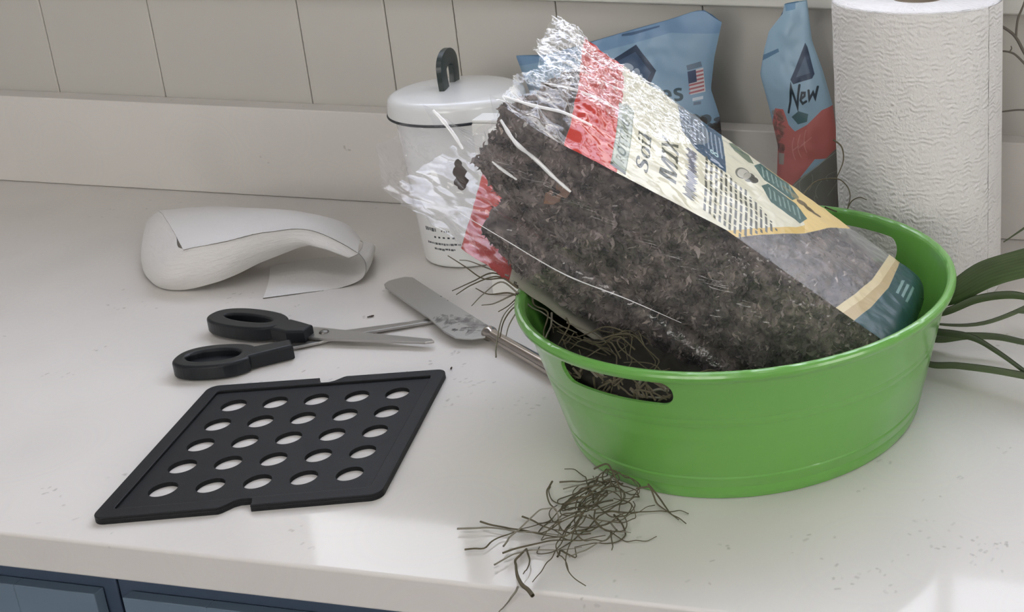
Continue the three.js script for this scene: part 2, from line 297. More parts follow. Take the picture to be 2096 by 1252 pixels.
// ------------------------------------------------------------------ the bag of potting mix (frame: s towards the mouth, n off the low side, z)
const AX = V(-0.82, 0.57, 0).normalize(), NX = V(0.57, 0.82, 0).normalize(), OX = V(-0.257, 0.108, 0);
const bagAt = (s, n, z) => V(OX.x + AX.x * s + NX.x * n, OX.y + AX.y * s + NX.y * n, z);
const END = -0.246;
function bagLoop(s, p, inset = 0) {                            // p: 0-1 near gusset, 1-2 printed panel, 2-3 far gusset, 3-4 low panel
  const nb = Math.max(0, -(0.098 + 0.57 * s) / 0.82 - 0.001) + inset, nt = 0.133 - inset - 0.012 * sstep(0.03, 0.11, s) * 0, zb = 0.297 + inset;
  const zf0 = 0.403 - inset, zf1 = 0.408 - inset + 0.28 * Math.max(0, s + 0.1) * (1 - 0.5 * sstep(0.02, 0.1, s));
  const q = p % 4, f = q - Math.floor(q), b4 = 4 * f * (1 - f); let n, z, dn = 0, dz = 0;
  if (q < 1) { n = lerp(nb, nt, f); z = lerp(zf0, zf1, f); dz = 0.006 * b4 - 0.004 * Math.exp(-(((f - 0.38) / 0.05) ** 2)); }
  else if (q < 2) { n = nt; z = lerp(zf1, zb, f); dn = 0.005 * b4; }
  else if (q < 3) { n = lerp(nt, nb, f); z = zb; dz = -0.004 * b4; }
  else { n = nb; z = lerp(zb, zf0, f); dn = -0.0005 * b4; }
  n += dn; z += dz;
  const e0 = END + 0.022;
  if (s < e0) { const e = Math.sqrt(Math.max(0, 1 - ((e0 - s) / 0.0221) ** 2)), nm = nb * 0.4 + 0.6 * nt; n = nm + (n - nm) * (0.12 + 0.88 * e); }
  return { n, z };
}
function bagFilm(s, p) {
  const c = bagLoop(s, p), P = bagAt(s, c.n, c.z), e = 1e-3, a = bagLoop(s, p + e), b = bagLoop(s, p - e + 4);
  const tn = a.n - b.n, tz = a.z - b.z, L = Math.hypot(tn, tz) || 1, on = tz / L * -1, oz = tn / L;   // outward in the (n, z) section
  const mouth = sstep(-0.03, 0.07, s), flat = p < 0.7 || p > 3 ? 0.5 : 1, amp = 0.0009 + 0.0042 * mouth * flat;
  const w = amp * (fbm(P.x * 28, P.y * 28, P.z * 34, 3) + 0.9 * (0.35 - Math.abs(fbm(P.x * 55 + 3, P.y * 55, P.z * 60, 2)))) + 0.004 * mouth * noise(P.x * 12 + 4, P.y * 12, P.z * 14);
  const cr = (p > 1 && p < 2 ? (0.15 * sstep(-0.09, -0.05, s) + 0.25 * sstep(-0.05, -0.02, s) + 0.9 * sstep(-0.012, 0.022, s)) * sstep(1.1, 1.42, p) : 0.12 * mouth + 0.6 * sstep(0.05, 0.07, s) * sstep(0.16, 0.06, p > 3.9 ? 4 - p : p)) * 0.0024 * (0.3 - Math.abs(noise(P.x * 130, P.y * 130, P.z * 130)) - 0.6 * Math.abs(noise(P.x * 240 + 9, P.y * 240, P.z * 240)));
  const k = w + cr;
  const sgn = (on * (c.n - 0.066) + oz * (c.z - 0.35)) < 0 ? -1 : 1;
  P.addScaledVector(NX, on * sgn * k); P.z += oz * sgn * k; return P;
}
// ragged torn mouth: how far the film reaches at each place of the loop
function mouthAt(p) {
  const q = p % 4; const tab = [[0, 0.112], [0.15, 0.118], [0.28, 0.124], [0.42, 0.113], [0.52, 0.114], [0.62, 0.092], [0.7, 0.104], [0.76, 0.062], [0.86, 0.054], [0.95, 0.062], [1.0, 0.066], [1.06, 0.062], [1.25, 0.07], [1.4, 0.066], [1.55, 0.084], [1.8, 0.092], [1.95, 0.1], [2.05, 0.095], [2.5, 0.09], [3, 0.116], [3.5, 0.114], [4, 0.112]];
  let i = 0; while (tab[i + 1][0] < q) i++;
  return lerp(tab[i][1], tab[i + 1][1], (q - tab[i][0]) / (tab[i + 1][0] - tab[i][0])) + (q < 0.5 || q > 3 ? 0.3 : 1) * (0.0035 * noise(q * 14, 3.3, 0) + 0.002 * noise(q * 40, 1.3, 0));
}
const filmBump = dataTex(512, 512, (u, v) => 0.5 + 0.32 * tileNoise(u, v, 9, 3, 1) + 0.5 * (0.25 - Math.abs(tileNoise(u, v, 16, 2, 5))));
const film = phy({ color: '#fbfbfd', roughness: 0.05, specularIntensity: 0.9, transmission: 0.965, thickness: 0, ior: 1.55, bumpMap: filmBump, bumpScale: 0.0012 });
// print of the front panel: canvas x runs from the near ridge (z 0.45) to the far one, y from the mouth (s 0.11) down
const PRX = 0.16, PRY = 0.37, PK = 4400, panelCanvas = canvasOf(Math.round(PRX * PK), Math.round(PRY * PK)), clearCanvas = canvasOf(panelCanvas.width, panelCanvas.height);
{
  const g = panelCanvas.getContext('2d'), q = clearCanvas.getContext('2d'), k = PK / 100;
  const X = (z) => (45 - z) * k, Y = (s) => (11.5 - s) * k;
  const poly = (c, col, pts) => { c.fillStyle = col; c.beginPath(); pts.forEach(([s, z], i) => (i ? c.lineTo(X(z), Y(s)) : c.moveTo(X(z), Y(s)))); c.closePath(); c.fill(); };
  const sh = (sp, z) => [sp + 0.45 * (41 - z), z];              // the print runs slightly askew on the bag
  g.fillStyle = '#ffffff'; g.fillRect(0, 0, panelCanvas.width, panelCanvas.height);
  q.fillStyle = '#f1f1f1'; q.fillRect(0, 0, panelCanvas.width, panelCanvas.height);
  const low = [[-10.2, 44], [-10.6, 41.1], [-11.5, 39.8], [-12.5, 38.3], [-14.2, 35.7], [-15.4, 32.6], [-16.5, 30.2], [-17, 28]];
  const body = [sh(2.4, 46), sh(2.4, 28), ...low.slice().reverse()];
  const red = [sh(2.4, 46), sh(2.4, 28), sh(-1.0, 28), sh(-1.2, 38), sh(-1.7, 46)];
  poly(g, '#cfcbb4', body); poly(g, '#b9463e', red);
  q.fillStyle = '#f2f2f2'; q.fillRect(0, 0, panelCanvas.width, Y(1)); poly(q, '#101010', body);
  // lower border of the print: a yellowish strip, then the clear window, a cream strip and the dark foot
  const off = (d) => low.map(([s, z]) => [s + d, z]);
  poly(g, '#c9ab63', [...off(0.0), ...off(0.75).reverse()]);
  poly(g, '#d8bd80', [sh(-16.7, 34.6), sh(-13.9, 29.6), sh(-13.9, 28), [-17, 28], [-16.5, 30.2], [-15.4, 32.6], [-14.2, 35.7]]);
  const up2 = [[-18.2, 45], [-18.8, 40.7], [-19.4, 38.4], [-19.9, 35.5], [-20.1, 30.5], [-20.2, 28]], lo2 = [[-19.9, 45], [-20.3, 40.7], [-20.8, 38.5], [-21.2, 35], [-21.1, 30.5], [-21.1, 28]];
  poly(g, '#b9a47c', [...up2, ...lo2.slice().reverse()]); poly(q, '#202020', [...up2, ...lo2.slice().reverse()]);
  poly(g, '#d3c39c', [...up2, ...up2.map(([s, z]) => [s - 0.6, z]).reverse()]);
  const foot = [...lo2, [-26, 28], [-26, 45]]; poly(g, '#274a4c', foot); poly(q, '#101010', foot);
  // navy banner, hexagons, pot, insect
  const bd = (pts, col) => poly(g, col, pts.map(([s, z]) => sh(s, z)));
  bd([[-5.9, 29.2], [-6.2, 33.6], [-7.4, 35.0], [-9.9, 35.2], [-9.9, 29.2]], '#3d5266');
  bd([[-10.5, 30.2], [-11, 29.7], [-12.4, 29.9], [-12.7, 30.8], [-12.2, 31.2], [-10.9, 31]], '#6c7764');
  const hex = (a, b, z0, z1) => { const zm = (z0 + z1) / 2, i = 0.75; bd([[a, zm], [a - i, z1], [b + i, z1], [b, zm], [b + i, z0], [a - i, z0]], '#47625c'); };
  hex(-12.7, -16.7, 32.25, 29.8); hex(-13.0, -17.0, 34.9, 32.4);
  const txt = (s, z, size, text, font, col, wide = 1) => { g.save(); g.setTransform(k / 100, -0.45 * k / 100, 0, k / 100, X(z), Y(s + 0.45 * (41 - z))); g.font = `${font.split('|')[0]} ${size * 100}px ${font.split('|')[1]}`; g.fillStyle = col; g.scale(wide, 1); g.fillText(text, 0, 0); g.restore(); };
  const dash = (s, z0, z1, h, col) => bd([[s, z0], [s, z1], [s - h, z1], [s - h, z0]], col);
  bd([[-0.95, 42.6], [-0.95, 35.5], [-2.15, 35.5], [-2.15, 42.6]], '#7b8573'); bd([[-0.95, 42.6], [-0.95, 42.35], [-2.15, 42.35], [-2.15, 42.6]], '#3d4035'); bd([[-1.02, 42.2], [-1.02, 35.6], [-2.08, 35.6], [-2.08, 42.2]], '#a3aa9a');
  txt(-1.9, 41.9, 0.95, 'POTTING', 'bold|sans-serif', '#5b6455', 1.15);
  txt(-3.7, 41.2, 1.35, 'Soil', 'bold|serif', '#474a3e', 1.6);
  txt(-5.9, 40.4, 1.9, 'MIX', 'bold|sans-serif', '#5a5c50', 1.25);
  // ornament at the end of the name
  for (let i = 0; i < 26; i++) { const z = 40.5 - i * 0.2; bd([[-6.4 - 0.3 * Math.abs(Math.sin(i * 2.1)), z], [-6.5 - 0.5 * rnd(), z - 0.16], [-7.3 - 0.4 * rnd(), z - 0.1], [-7.0 - 0.4 * rnd(), z + 0.08]], i < 5 ? '#3f4138' : '#6d6f78'); }
  for (let i = 0; i < 17; i++) { const s = -8.15 - i * 0.415, z1 = [34.9, 35.0, 35.2, 35.3, 35.2, 35.0, 35.3, 35.6, 35.5, 35.9, 36.1, 36.3, 36.6, 37, 37.3, 37.8, 38.2][i] + rr(-0.1, 0.2), zl = Math.max(z1 + 1, 41.2 - 0); for (let z = 40.6 - Math.max(0, i - 7) * 0.42; z > z1; z -= 0) { const L = rr(0.25, 0.9); dash(s, z, Math.max(z1, z - L), 0.19, '#55564e'); z -= L + 0.14; } }
  for (let i = 0; i < 9; i++) { dash(-6.5 - i * 0.38, 33.7 - rr(0, 0.3), 29.6 + rr(0, 1), 0.15, 'rgba(190,200,208,0.55)'); }
  txt(-9.3, 34.0, 1.0, '8', 'bold|sans-serif', '#9fb9bb', 1.2);
  for (const [a, z0] of [[-13.4, 31.9], [-13.7, 34.5]]) for (let i = 0; i < 7; i++) dash(a - i * 0.42, z0 - rr(0, 0.25), z0 - 1.8 + rr(0, 0.4), 0.15, 'rgba(150,170,160,0.75)');
  const el = (s, z, rs, rz, col) => { g.fillStyle = col; const [a, b] = sh(s, z); g.beginPath(); g.ellipse(X(b), Y(a), rz * k, rs * k, 0, 0, 7); g.fill(); };
  el(-11.4, 33.6, 0.5, 0.95, '#6a6a60'); el(-11.45, 33.6, 0.4, 0.8, '#b5b2a4'); el(-12.0, 33.55, 0.42, 0.8, '#54534a'); el(-11.8, 33.6, 0.22, 0.7, '#a5a294'); el(-12.4, 33.5, 0.3, 0.6, '#4a4840');
  el(-16.9, 31.6, 0.45, 0.35, '#6f6147'); el(-17.5, 31.8, 0.5, 0.3, '#57492f'); el(-18.1, 31.9, 0.4, 0.25, '#5d4f35'); el(-16.3, 31.3, 0.35, 0.4, 'rgba(140,128,96,0.8)'); el(-15.7, 31.0, 0.5, 0.2, 'rgba(140,128,96,0.6)');
  const [fa, fz] = [-21.8, 34.6]; for (let i = 0; i < 3; i++) { poly(g, 'rgba(150,175,170,0.8)', [[fa - i * 0.45, fz + rr(0, 0.5)], [fa - i * 0.45, fz - 2.4 + rr(0, 0.8)], [fa - i * 0.45 - 0.22, fz - 2.4 + rr(0, 0.5)], [fa - i * 0.45 - 0.22, fz + 0.3]]); }
}
const roughCanvas = canvasOf(16, 370);                        // clearer gloss towards the torn mouth, duller where the film lies on the mix
{ const g = roughCanvas.getContext('2d'); for (let y = 0; y < 370; y++) { const s = 11.5 - y / 10, v = Math.round(255 * lerp(0.06, 0.34, sstep(-6, -12, s))); g.fillStyle = `rgb(${v},${v},${v})`; g.fillRect(0, y, 16, 1); } }
const printTex = tex(panelCanvas), clearTex = tex(clearCanvas, 1, 1, false);
const printed = phy({ map: printTex, transmission: 1, transmissionMap: clearTex, thickness: 0, roughness: 1, roughnessMap: tex(roughCanvas, 1, 1, false), specularIntensity: 0.8, ior: 1.55, bumpMap: filmBump, bumpScale: 0.0010 });
// red band printed on the low panel too
const backCanvas = canvasOf(64, 740), backClear = canvasOf(64, 740);
{ const g = backCanvas.getContext('2d'), q = backClear.getContext('2d'), Y = (s) => (11.5 - s) * 20; g.fillStyle = '#fff'; g.fillRect(0, 0, 64, 740); q.fillStyle = '#fff'; q.fillRect(0, 0, 64, 740); g.fillStyle = '#b9463e'; g.fillRect(0, Y(4.6), 64, Y(0.6) - Y(4.6)); g.fillStyle = '#cfcbb4'; g.fillRect(0, Y(0.6), 64, Y(-16) - Y(0.6)); q.fillStyle = '#101010'; q.fillRect(0, Y(4.6), 64, Y(-16) - Y(4.6)); }
const printedLow = phy({ map: tex(backCanvas), transmission: 1, transmissionMap: tex(backClear, 1, 1, false), thickness: 0, roughness: 0.15, ior: 1.55 });
{
  const t = thing('potting_mix_bag', 'torn-open clear plastic bag with printed front, slumped in the green tub', 'plastic bag');
  const side = (p0, p1, nu, nv) => (u, v) => { const p = lerp(p0, p1, u), m = mouthAt(p === 4 ? 3.9999 : p), s = lerp(m, END, v); return bagFilm(s, p); };
  const st = (u, v, P) => { const dx = P.x - OX.x, dy = P.y - OX.y, s = dx * AX.x + dy * AX.y; return [(0.45 - P.z) / PRX, 1 - (0.115 - s) / PRY]; };
  const nat = (w) => (u, v) => [u * w * 9, v * 0.35 * 9];
  part('side_gusset', grid(side(0, 1), 90, 230, nat(0.13)), film, t, 'clear side of the bag with a crease down its middle');
  const fp = part('front_panel', grid(side(1, 2), 130, 300, st), printed, t, 'printed cream, red and navy front with a clear window');
  part('side_gusset', grid(side(2, 3), 30, 90, nat(0.13)), film, t);
  part('back_panel', grid(side(3, 4), 40, 120, (u, v, P) => { const s = (P.x - OX.x) * AX.x + (P.y - OX.y) * AX.y; return [u, 1 - (0.115 - (s - 0.45 * (0.40 - P.z))) / PRY]; }), printedLow, t, 'red-banded low side of the bag');
  // creased and curled strips along the torn mouth, their white colour stands in for bright highlights on the folds
  const fold = phy({ color: '#ffffff', roughness: 0.1, transmission: 0.35, thickness: 0, ior: 1.6, clearcoat: 1, clearcoatRoughness: 0.04 });
  const strip = (pts, w, lift = 0.0006) => {                     // a narrow gathered fold lying on the film along the (s, p) points
    const c = new THREE.CatmullRomCurve3(pts.map(([s, p]) => { const e = bagLoop(s / 100, p), P = bagFilm(s / 100, p), k = V(NX.x * (e.n - 0.066), NX.y * (e.n - 0.066), e.z - 0.352).normalize(); return P.addScaledVector(k, lift + w * 0.3); })), N = 44, fr = c.computeFrenetFrames(N, false);
    return grid((u, v) => { const i = Math.round(v * N), T = c.getPointAt(v), tg = fr.tangents[i], up = V(0.25, 0.7, 0.66), sd = new THREE.Vector3().crossVectors(tg, up).normalize(), nn = new THREE.Vector3().crossVectors(sd, tg); const a = (u - 0.5) * 2.6, r = w * 0.75 * (0.25 + 0.75 * Math.sin(Math.PI * (0.06 + 0.88 * v))) * (1 + 0.5 * noise(v * 11, w * 900, 0)); return T.addScaledVector(sd, Math.sin(a) * r * 1.25).addScaledVector(nn, (Math.cos(a) - 0.6) * r * 0.7); }, 8, N);
  };
  for (const [pts, w] of [
    [[[5.2, 0.93], [3.6, 0.9], [2.2, 0.85], [0.6, 0.81], [-0.6, 0.78]], 0.0017],
    [[[9.6, 0.71], [8.8, 0.7], [7.6, 0.67], [6.6, 0.65]], 0.0015],
    [[[6.2, 1.08], [4.6, 1.14], [2.8, 1.18], [1.0, 1.22]], 0.0014],
    [[[5.6, 1.36], [4.0, 1.4], [2.2, 1.46], [0.4, 1.5]], 0.0012],
    [[[7.0, 1.6], [5.0, 1.64], [3.0, 1.68], [1.0, 1.74]], 0.0013],
    [[[9.0, 1.9], [7.4, 1.88], [5.6, 1.9], [3.4, 1.92]], 0.0013],
    [[[4.4, 0.72], [3.6, 0.7], [2.6, 0.69]], 0.0012],
  ]) part('glint_fold', strip(pts, w), fold, fp);
  // loose crumpled layer of clear film bunched over the far half of the printed front, towards the mouth
  const crumple = phy({ color: '#ffffff', roughness: 0.03, transmission: 0.95, thickness: 0, ior: 1.75 });
  part('crumpled_film', grid((u, v) => {
    const p = lerp(1.3 + 0.14 * v, 1.97, u), s = lerp(mouthAt(p) - 0.004, -0.026 - 0.022 * Math.sin(u * 3), v), P = bagFilm(s, p), x = s * 100, y = P.z * 100, e = Math.min(1, 6 * u * (1 - u), 6 * v * (1 - v));
    const q = (f, o) => 1 - 2.2 * Math.abs(noise(x * 0.45 * f + 0.5 * y * f * 0.4 + o, y * 1.05 * f - 0.3 * x * f * 0.4, o * 1.7));
    const k = 1 - 0.55 * sstep(0.55, 0.95, v), h = k * (0.0026 * q(1, 3.1) + 0.0016 * q(2.1, 7.7) + 0.0007 * q(4.3, 1.9));
    return P.addScaledVector(NX, 0.0016 + e * Math.max(-0.001, h + 0.0012)).add(V(0, 0.0004, -0.0012 * e * q(1.6, 5.5)));
  }, 150, 210), crumple, t);
  part('seam', strip([[5.2, 0.27], [2, 0.285], [-2.8, 0.3], [-7, 0.36], [-11, 0.43]], 0.0004), fold, t, 'thin crease line along the clear side');
}
// the mix inside: lumpy body of shredded bark and fibre with loose shreds on its faces
{
  const t = tag(thing('potting_mix', 'dark brown shredded bark potting mix filling the clear bag', 'potting mix'), null, null, null, 'stuff');
  const top = (p) => { const c = bagLoop(0, p, 0.004), n = c.n; return 0.014 + 0.043 * sstep(0.05, 0.078, n) + 0.022 * Math.exp(-(((n - 0.022) / 0.012) ** 2)) - 0.006 * sstep(0.39, 0.31, c.z); };
  const col = new THREE.Color(), lump = (P) => 0.0036 * fbm(P.x * 70, P.y * 70, P.z * 70, 2) + 0.0024 * fbm(P.x * 260, P.y * 260, P.z * 260, 3);
  const q0 = (s, p) => { const c = bagLoop(s, p, 0.0052); return bagAt(s, c.n, c.z); };
  const q = (s, p) => { const P = q0(s, p), c = bagLoop(s, p), k = lump(P) - 0.0015, d = V(NX.x * (c.n - 0.066), NX.y * (c.n - 0.066), c.z - 0.352).normalize(); return P.addScaledVector(d, k); };
  const sEnd = END + 0.006;
  const body = (u, v) => { const p = (u * 4) % 4; return q(lerp(top(p) + 0.008 * noise(p * 9, 2.2, 0) + 0.004 * noise(p * 30, 0, 4), sEnd, v), p); };
  const cap = (u, v) => { const p = (u * 4) % 4, e = body(u, 0), C = bagAt(0.022, 0.066, 0.352), P = e.clone().lerp(C, v); const b = 0.02 * Math.sin(Math.PI * v * 0.5) * 0 + (0.006 * fbm(P.x * 60, P.y * 60, P.z * 60, 3)) * Math.sin(Math.PI * Math.min(1, v * 1.6 + 0.05)); return P.addScaledVector(AX, b + 0.012 * Math.sin(v * Math.PI)); };
  const end = (u, v) => body(u, 1).lerp(bagAt(sEnd, 0.085, 0.352), v);
  const gs = [grid(body, 420, 300), grid(cap, 300, 60), grid(end, 60, 4, null, true)];
  const g = mergeGeometries(gs), P = g.attributes.position, cc = new Float32Array(P.count * 3);
  for (let i = 0; i < P.count; i++) {
    const x = P.getX(i), y = P.getY(i), z = P.getZ(i), f = 0.5 + 0.55 * fbm(x * 190, y * 190, z * 190, 3), d = clamp(0.5 + 0.9 * fbm(x * 75, y * 75, z * 75, 2), 0, 1), b = 0.022 + 0.12 * clamp(f, 0, 1) ** 1.4 + 0.12 * d;
    cc[3 * i] = b * 1.18; cc[3 * i + 1] = b * 0.95; cc[3 * i + 2] = b * 0.82;
  }
  g.setAttribute('color', new THREE.BufferAttribute(cc, 3));
  part('mix_body', g, std({ vertexColors: true, roughness: 0.95 }), t);
  const flake = grid((u, v) => { const a = (v - 0.5), w = (0.5 - Math.abs(a)) * 1.1 + 0.12; return V(a, 0.16 * Math.cos(a * 3) + 0.05 * (u - 0.5) ** 2 * 4, (u - 0.5) * 0.36 * w + 0.06 * Math.sin(v * 7)); }, 2, 5);
  const NF = 15000, im = new THREE.InstancedMesh(flake, std({ color: '#ffffff', roughness: 0.9 }), NF); im.name = 'shreds'; im.castShadow = im.receiveShadow = true;
  const m = new THREE.Matrix4(), Q = new THREE.Quaternion(), S = V(), E = new THREE.Euler();
  for (let i = 0; i < NF; i++) {
    let p; const w = rnd(); const at = w < 0.56 ? body(rnd() * 0.25, Math.pow(rnd(), 0.9)) : w < 0.84 ? body(0.25 + rnd() * 0.25, rnd()) : cap(rnd(), Math.pow(rnd(), 0.8));
    E.set(rnd() * 6.3, rnd() * 6.3, rnd() * 6.3); Q.setFromEuler(E);
    const L = rr(0.003, 0.008) * (rnd() < 0.08 ? 1.6 : 1); S.set(L, L * 0.8, L * rr(0.9, 2.0));
    im.setMatrixAt(i, m.compose(at, Q, S));
    const cl = clamp(0.5 + 0.9 * fbm(at.x * 75, at.y * 75, at.z * 75, 2), 0, 1), b = rnd() < 0.05 ? rr(0.25, 0.42) : lerp(0.02, 0.27, cl) * rr(0.65, 1.35); col.setRGB(b * 1.16, b * 0.95, b * rr(0.78, 0.88)); im.setColorAt(i, col);
  }
  t.add(im);
}
// scraps of bark
const chipMat = std({ color: '#3a2a1f', roughness: 0.9 });
function chip(name, label, P, L, turn, mat, cat = 'bark chip') {
  const g = grid((u, v) => { const a = v * 2 - 1, w = Math.sqrt(Math.max(0, 1 - a * a)) * (0.34 + 0.3 * noise(v * 6, 1.7, turn)) + 0.03; return V((u * 2 - 1) * w * (1 + 0.25 * noise(v * 8, u * 3, turn)), a, 0.1 * noise(u * 3, v * 4, turn + 5)); }, 6, 14);
  const back = g.clone().translate(0, 0, -0.16); const ix = back.index.array; for (let i = 0; i < ix.length; i += 3) { const t = ix[i]; ix[i] = ix[i + 1]; ix[i + 1] = t; } back.computeVertexNormals();
  const o = part(name, mergeGeometries([g, back]).scale(L, L, L), mat, scene); o.position.copy(P); o.rotation.set(-0.2, 0.2, turn); return tag(o, label, cat);
}
chip('bark_chip', 'dark brown scrap of bark stuck to the clear film near the torn mouth', bagAt(0.066, 0.056, 0.4165), 0.0105, 0.15, chipMat);
chip('bark_chip', 'pale tan piece of bark showing near the ridge of the bag', bagAt(0.001, 0.096, 0.4285), 0.012, 2.2, std({ color: '#7d6353', roughness: 0.9 }));

// ------------------------------------------------------------------ black perforated tray on the counter
const SH = (pts) => { const s = new THREE.Shape(); pts.forEach(([x, z], i) => (i ? s.lineTo(x / 100, -z / 100) : s.moveTo(x / 100, -z / 100))); s.closePath(); return s; };
{
  const t = thing('perforated_tray', 'flat black square plastic plate with rows of round holes lying on the counter', 'plate', [-0.4119, 0, 0.453]);
  t.rotation.y = 0.3179;
  const a = 8.52, r = 0.75, outline = (o, notch) => {           // square with rounded corners and a notch on the far and near sides
    const q = a - o, pts = [], rad = Math.max(0.15, r - o * 0.6), arc = (cx, cz, a0) => { for (let i = 0; i <= 8; i++) { const t2 = (a0 + i * 11.25) * Math.PI / 180; pts.push([cx + Math.cos(t2) * rad, cz + Math.sin(t2) * rad]); } };
    arc(q - rad, q - rad, 0);
    if (notch) pts.push([0.74, q], [0.68, q - 0.4], [0.55, q - 0.74], [0.3, q - 0.82], [-0.15, q - 0.82], [-0.5, q - 0.66], [-1.0, q - 0.12], [-1.2, q]);
    arc(-q + rad, q - rad, 90); arc(-q + rad, -q + rad, 180);
    if (notch) pts.push([-0.74, -q], [-0.68, -q + 0.4], [-0.55, -q + 0.7], [-0.3, -q + 0.78], [0.15, -q + 0.78], [0.5, -q + 0.62], [1.0, -q + 0.1], [1.2, -q]);
    arc(q - rad, -q + rad, 270); return pts;
  };
  const black = phy({ color: '#17181a', roughness: 0.5, specularIntensity: 0.45, bumpMap: dataTex(128, 128, (u, v) => 0.5 + 0.5 * tileNoise(u, v, 40, 2), 60, 60), bumpScale: 0.0002 });
  const s = SH(outline(0, true));
  for (let i = 0; i < 5; i++) for (let j = 0; j < 5; j++) { const h = new THREE.Path(); h.absarc((i - 2) * 0.0284, (j - 2) * 0.0272, 0.0089, 0, Math.PI * 2, true); s.holes.push(h); }
  part('plate', extrude(s, 0.0032, 0.0005, 16), black, t);
  const rim = SH(outline(0, true)), inner = new THREE.Path(); outline(0.95, false).reverse().forEach(([x, z], i) => (i ? inner.lineTo(x / 100, -z / 100) : inner.moveTo(x / 100, -z / 100))); inner.closePath(); rim.holes.push(inner);
  part('raised_rim', extrude(rim, 0.0022, 0.0005, 16).translate(0, 0.0029, 0), black, t);
}
// ------------------------------------------------------------------ scissors
{
  const t = thing('scissors', 'open scissors with black plastic loop handles lying on the counter', 'scissors');
  const steel = std({ color: '#a9a7a3', roughness: 0.3, metalness: 0.9 }), blk = phy({ color: '#14171a', roughness: 0.36, specularIntensity: 0.7 });
  part('blade', extrude(SH([[-50.3, 33.0], [-51.1, 31.9], [-49.6, 30.0], [-48.4, 29.6], [-42.1, 26.2], [-41.5, 26.35], [-41.8, 26.7], [-47.6, 30.5], [-48.8, 31.8]]), 0.0024, 0.0005).translate(0, 0.0016, 0), steel, t);
  part('blade', extrude(SH([[-51.9, 30.6], [-50.6, 29.8], [-48.6, 29.9], [-45.9, 30.1], [-39.7, 30.35], [-39.3, 30.65], [-39.9, 30.95], [-48.4, 31.7], [-51.6, 31.6]]), 0.0024, 0.0005).translate(0, 0.0044, 0), steel, t);
  const screw = new THREE.LatheGeometry([[0.0001, 0.0018], [0.0026, 0.0016], [0.0036, 0.0008], [0.0038, 0]].map(([x, y]) => new THREE.Vector2(x, y)).reverse(), 24).translate(-0.4915, 0.0068, 0.3065);
  part('pivot_screw', screw, std({ color: '#77746e', roughness: 0.4, metalness: 0.9 }), t);
  const loop = (cx, cz, la, lb, ang, ha, hb, hx, shank) => {
    const c = Math.cos(ang), s = Math.sin(ang), pt = (x, z) => [cx + x * c - z * s, cz + x * s + z * c], pts = [], n = 48;
    for (let i = 0; i <= n; i++) { const a = 0.34 + i / n * (Math.PI * 2 - 0.68), e = 0.85; pts.push(pt(la * Math.sign(Math.cos(a)) * Math.abs(Math.cos(a)) ** e, lb * Math.sign(Math.sin(a)) * Math.abs(Math.sin(a)) ** e)); }
    const sh = SH([...pts, ...shank]), h = new THREE.Path(); for (let i = 0; i <= 36; i++) { const a = -i / 36 * Math.PI * 2, [x, z] = pt(hx + ha * Math.cos(a), hb * Math.sin(a)); i ? h.lineTo(x / 100, -z / 100) : h.moveTo(x / 100, -z / 100); } sh.holes.push(h);
    return extrude(sh, 0.0125, 0.0021, 24, 4);
  };
  part('handle', loop(-56.1, 30.6, 3.65, 1.7, 0.10, 2.35, 0.55, 0.1, [[-52.3, 30.2], [-51.2, 30.5], [-49.9, 30.9], [-49.8, 32.1], [-51.2, 32.4], [-52.9, 32.0]]).translate(0, 0.0022, 0), blk, t);
  const dish = new THREE.Shape(); dish.absellipse(-0.540, -0.367, 0.0235, 0.014, 0, Math.PI * 2, false, 0.28);
  part('handle', mergeGeometries([loop(-54.0, 36.7, 2.95, 1.95, -0.28, 1.95, 1.05, -0.15, [[-52.2, 35.0], [-50.1, 33.3], [-49.1, 34.3], [-51.2, 36.4]]).translate(0, 0.0008, 0), extrude(dish, 0.006, 0.001).translate(0, 0.0015, 0)]), blk, t);
}
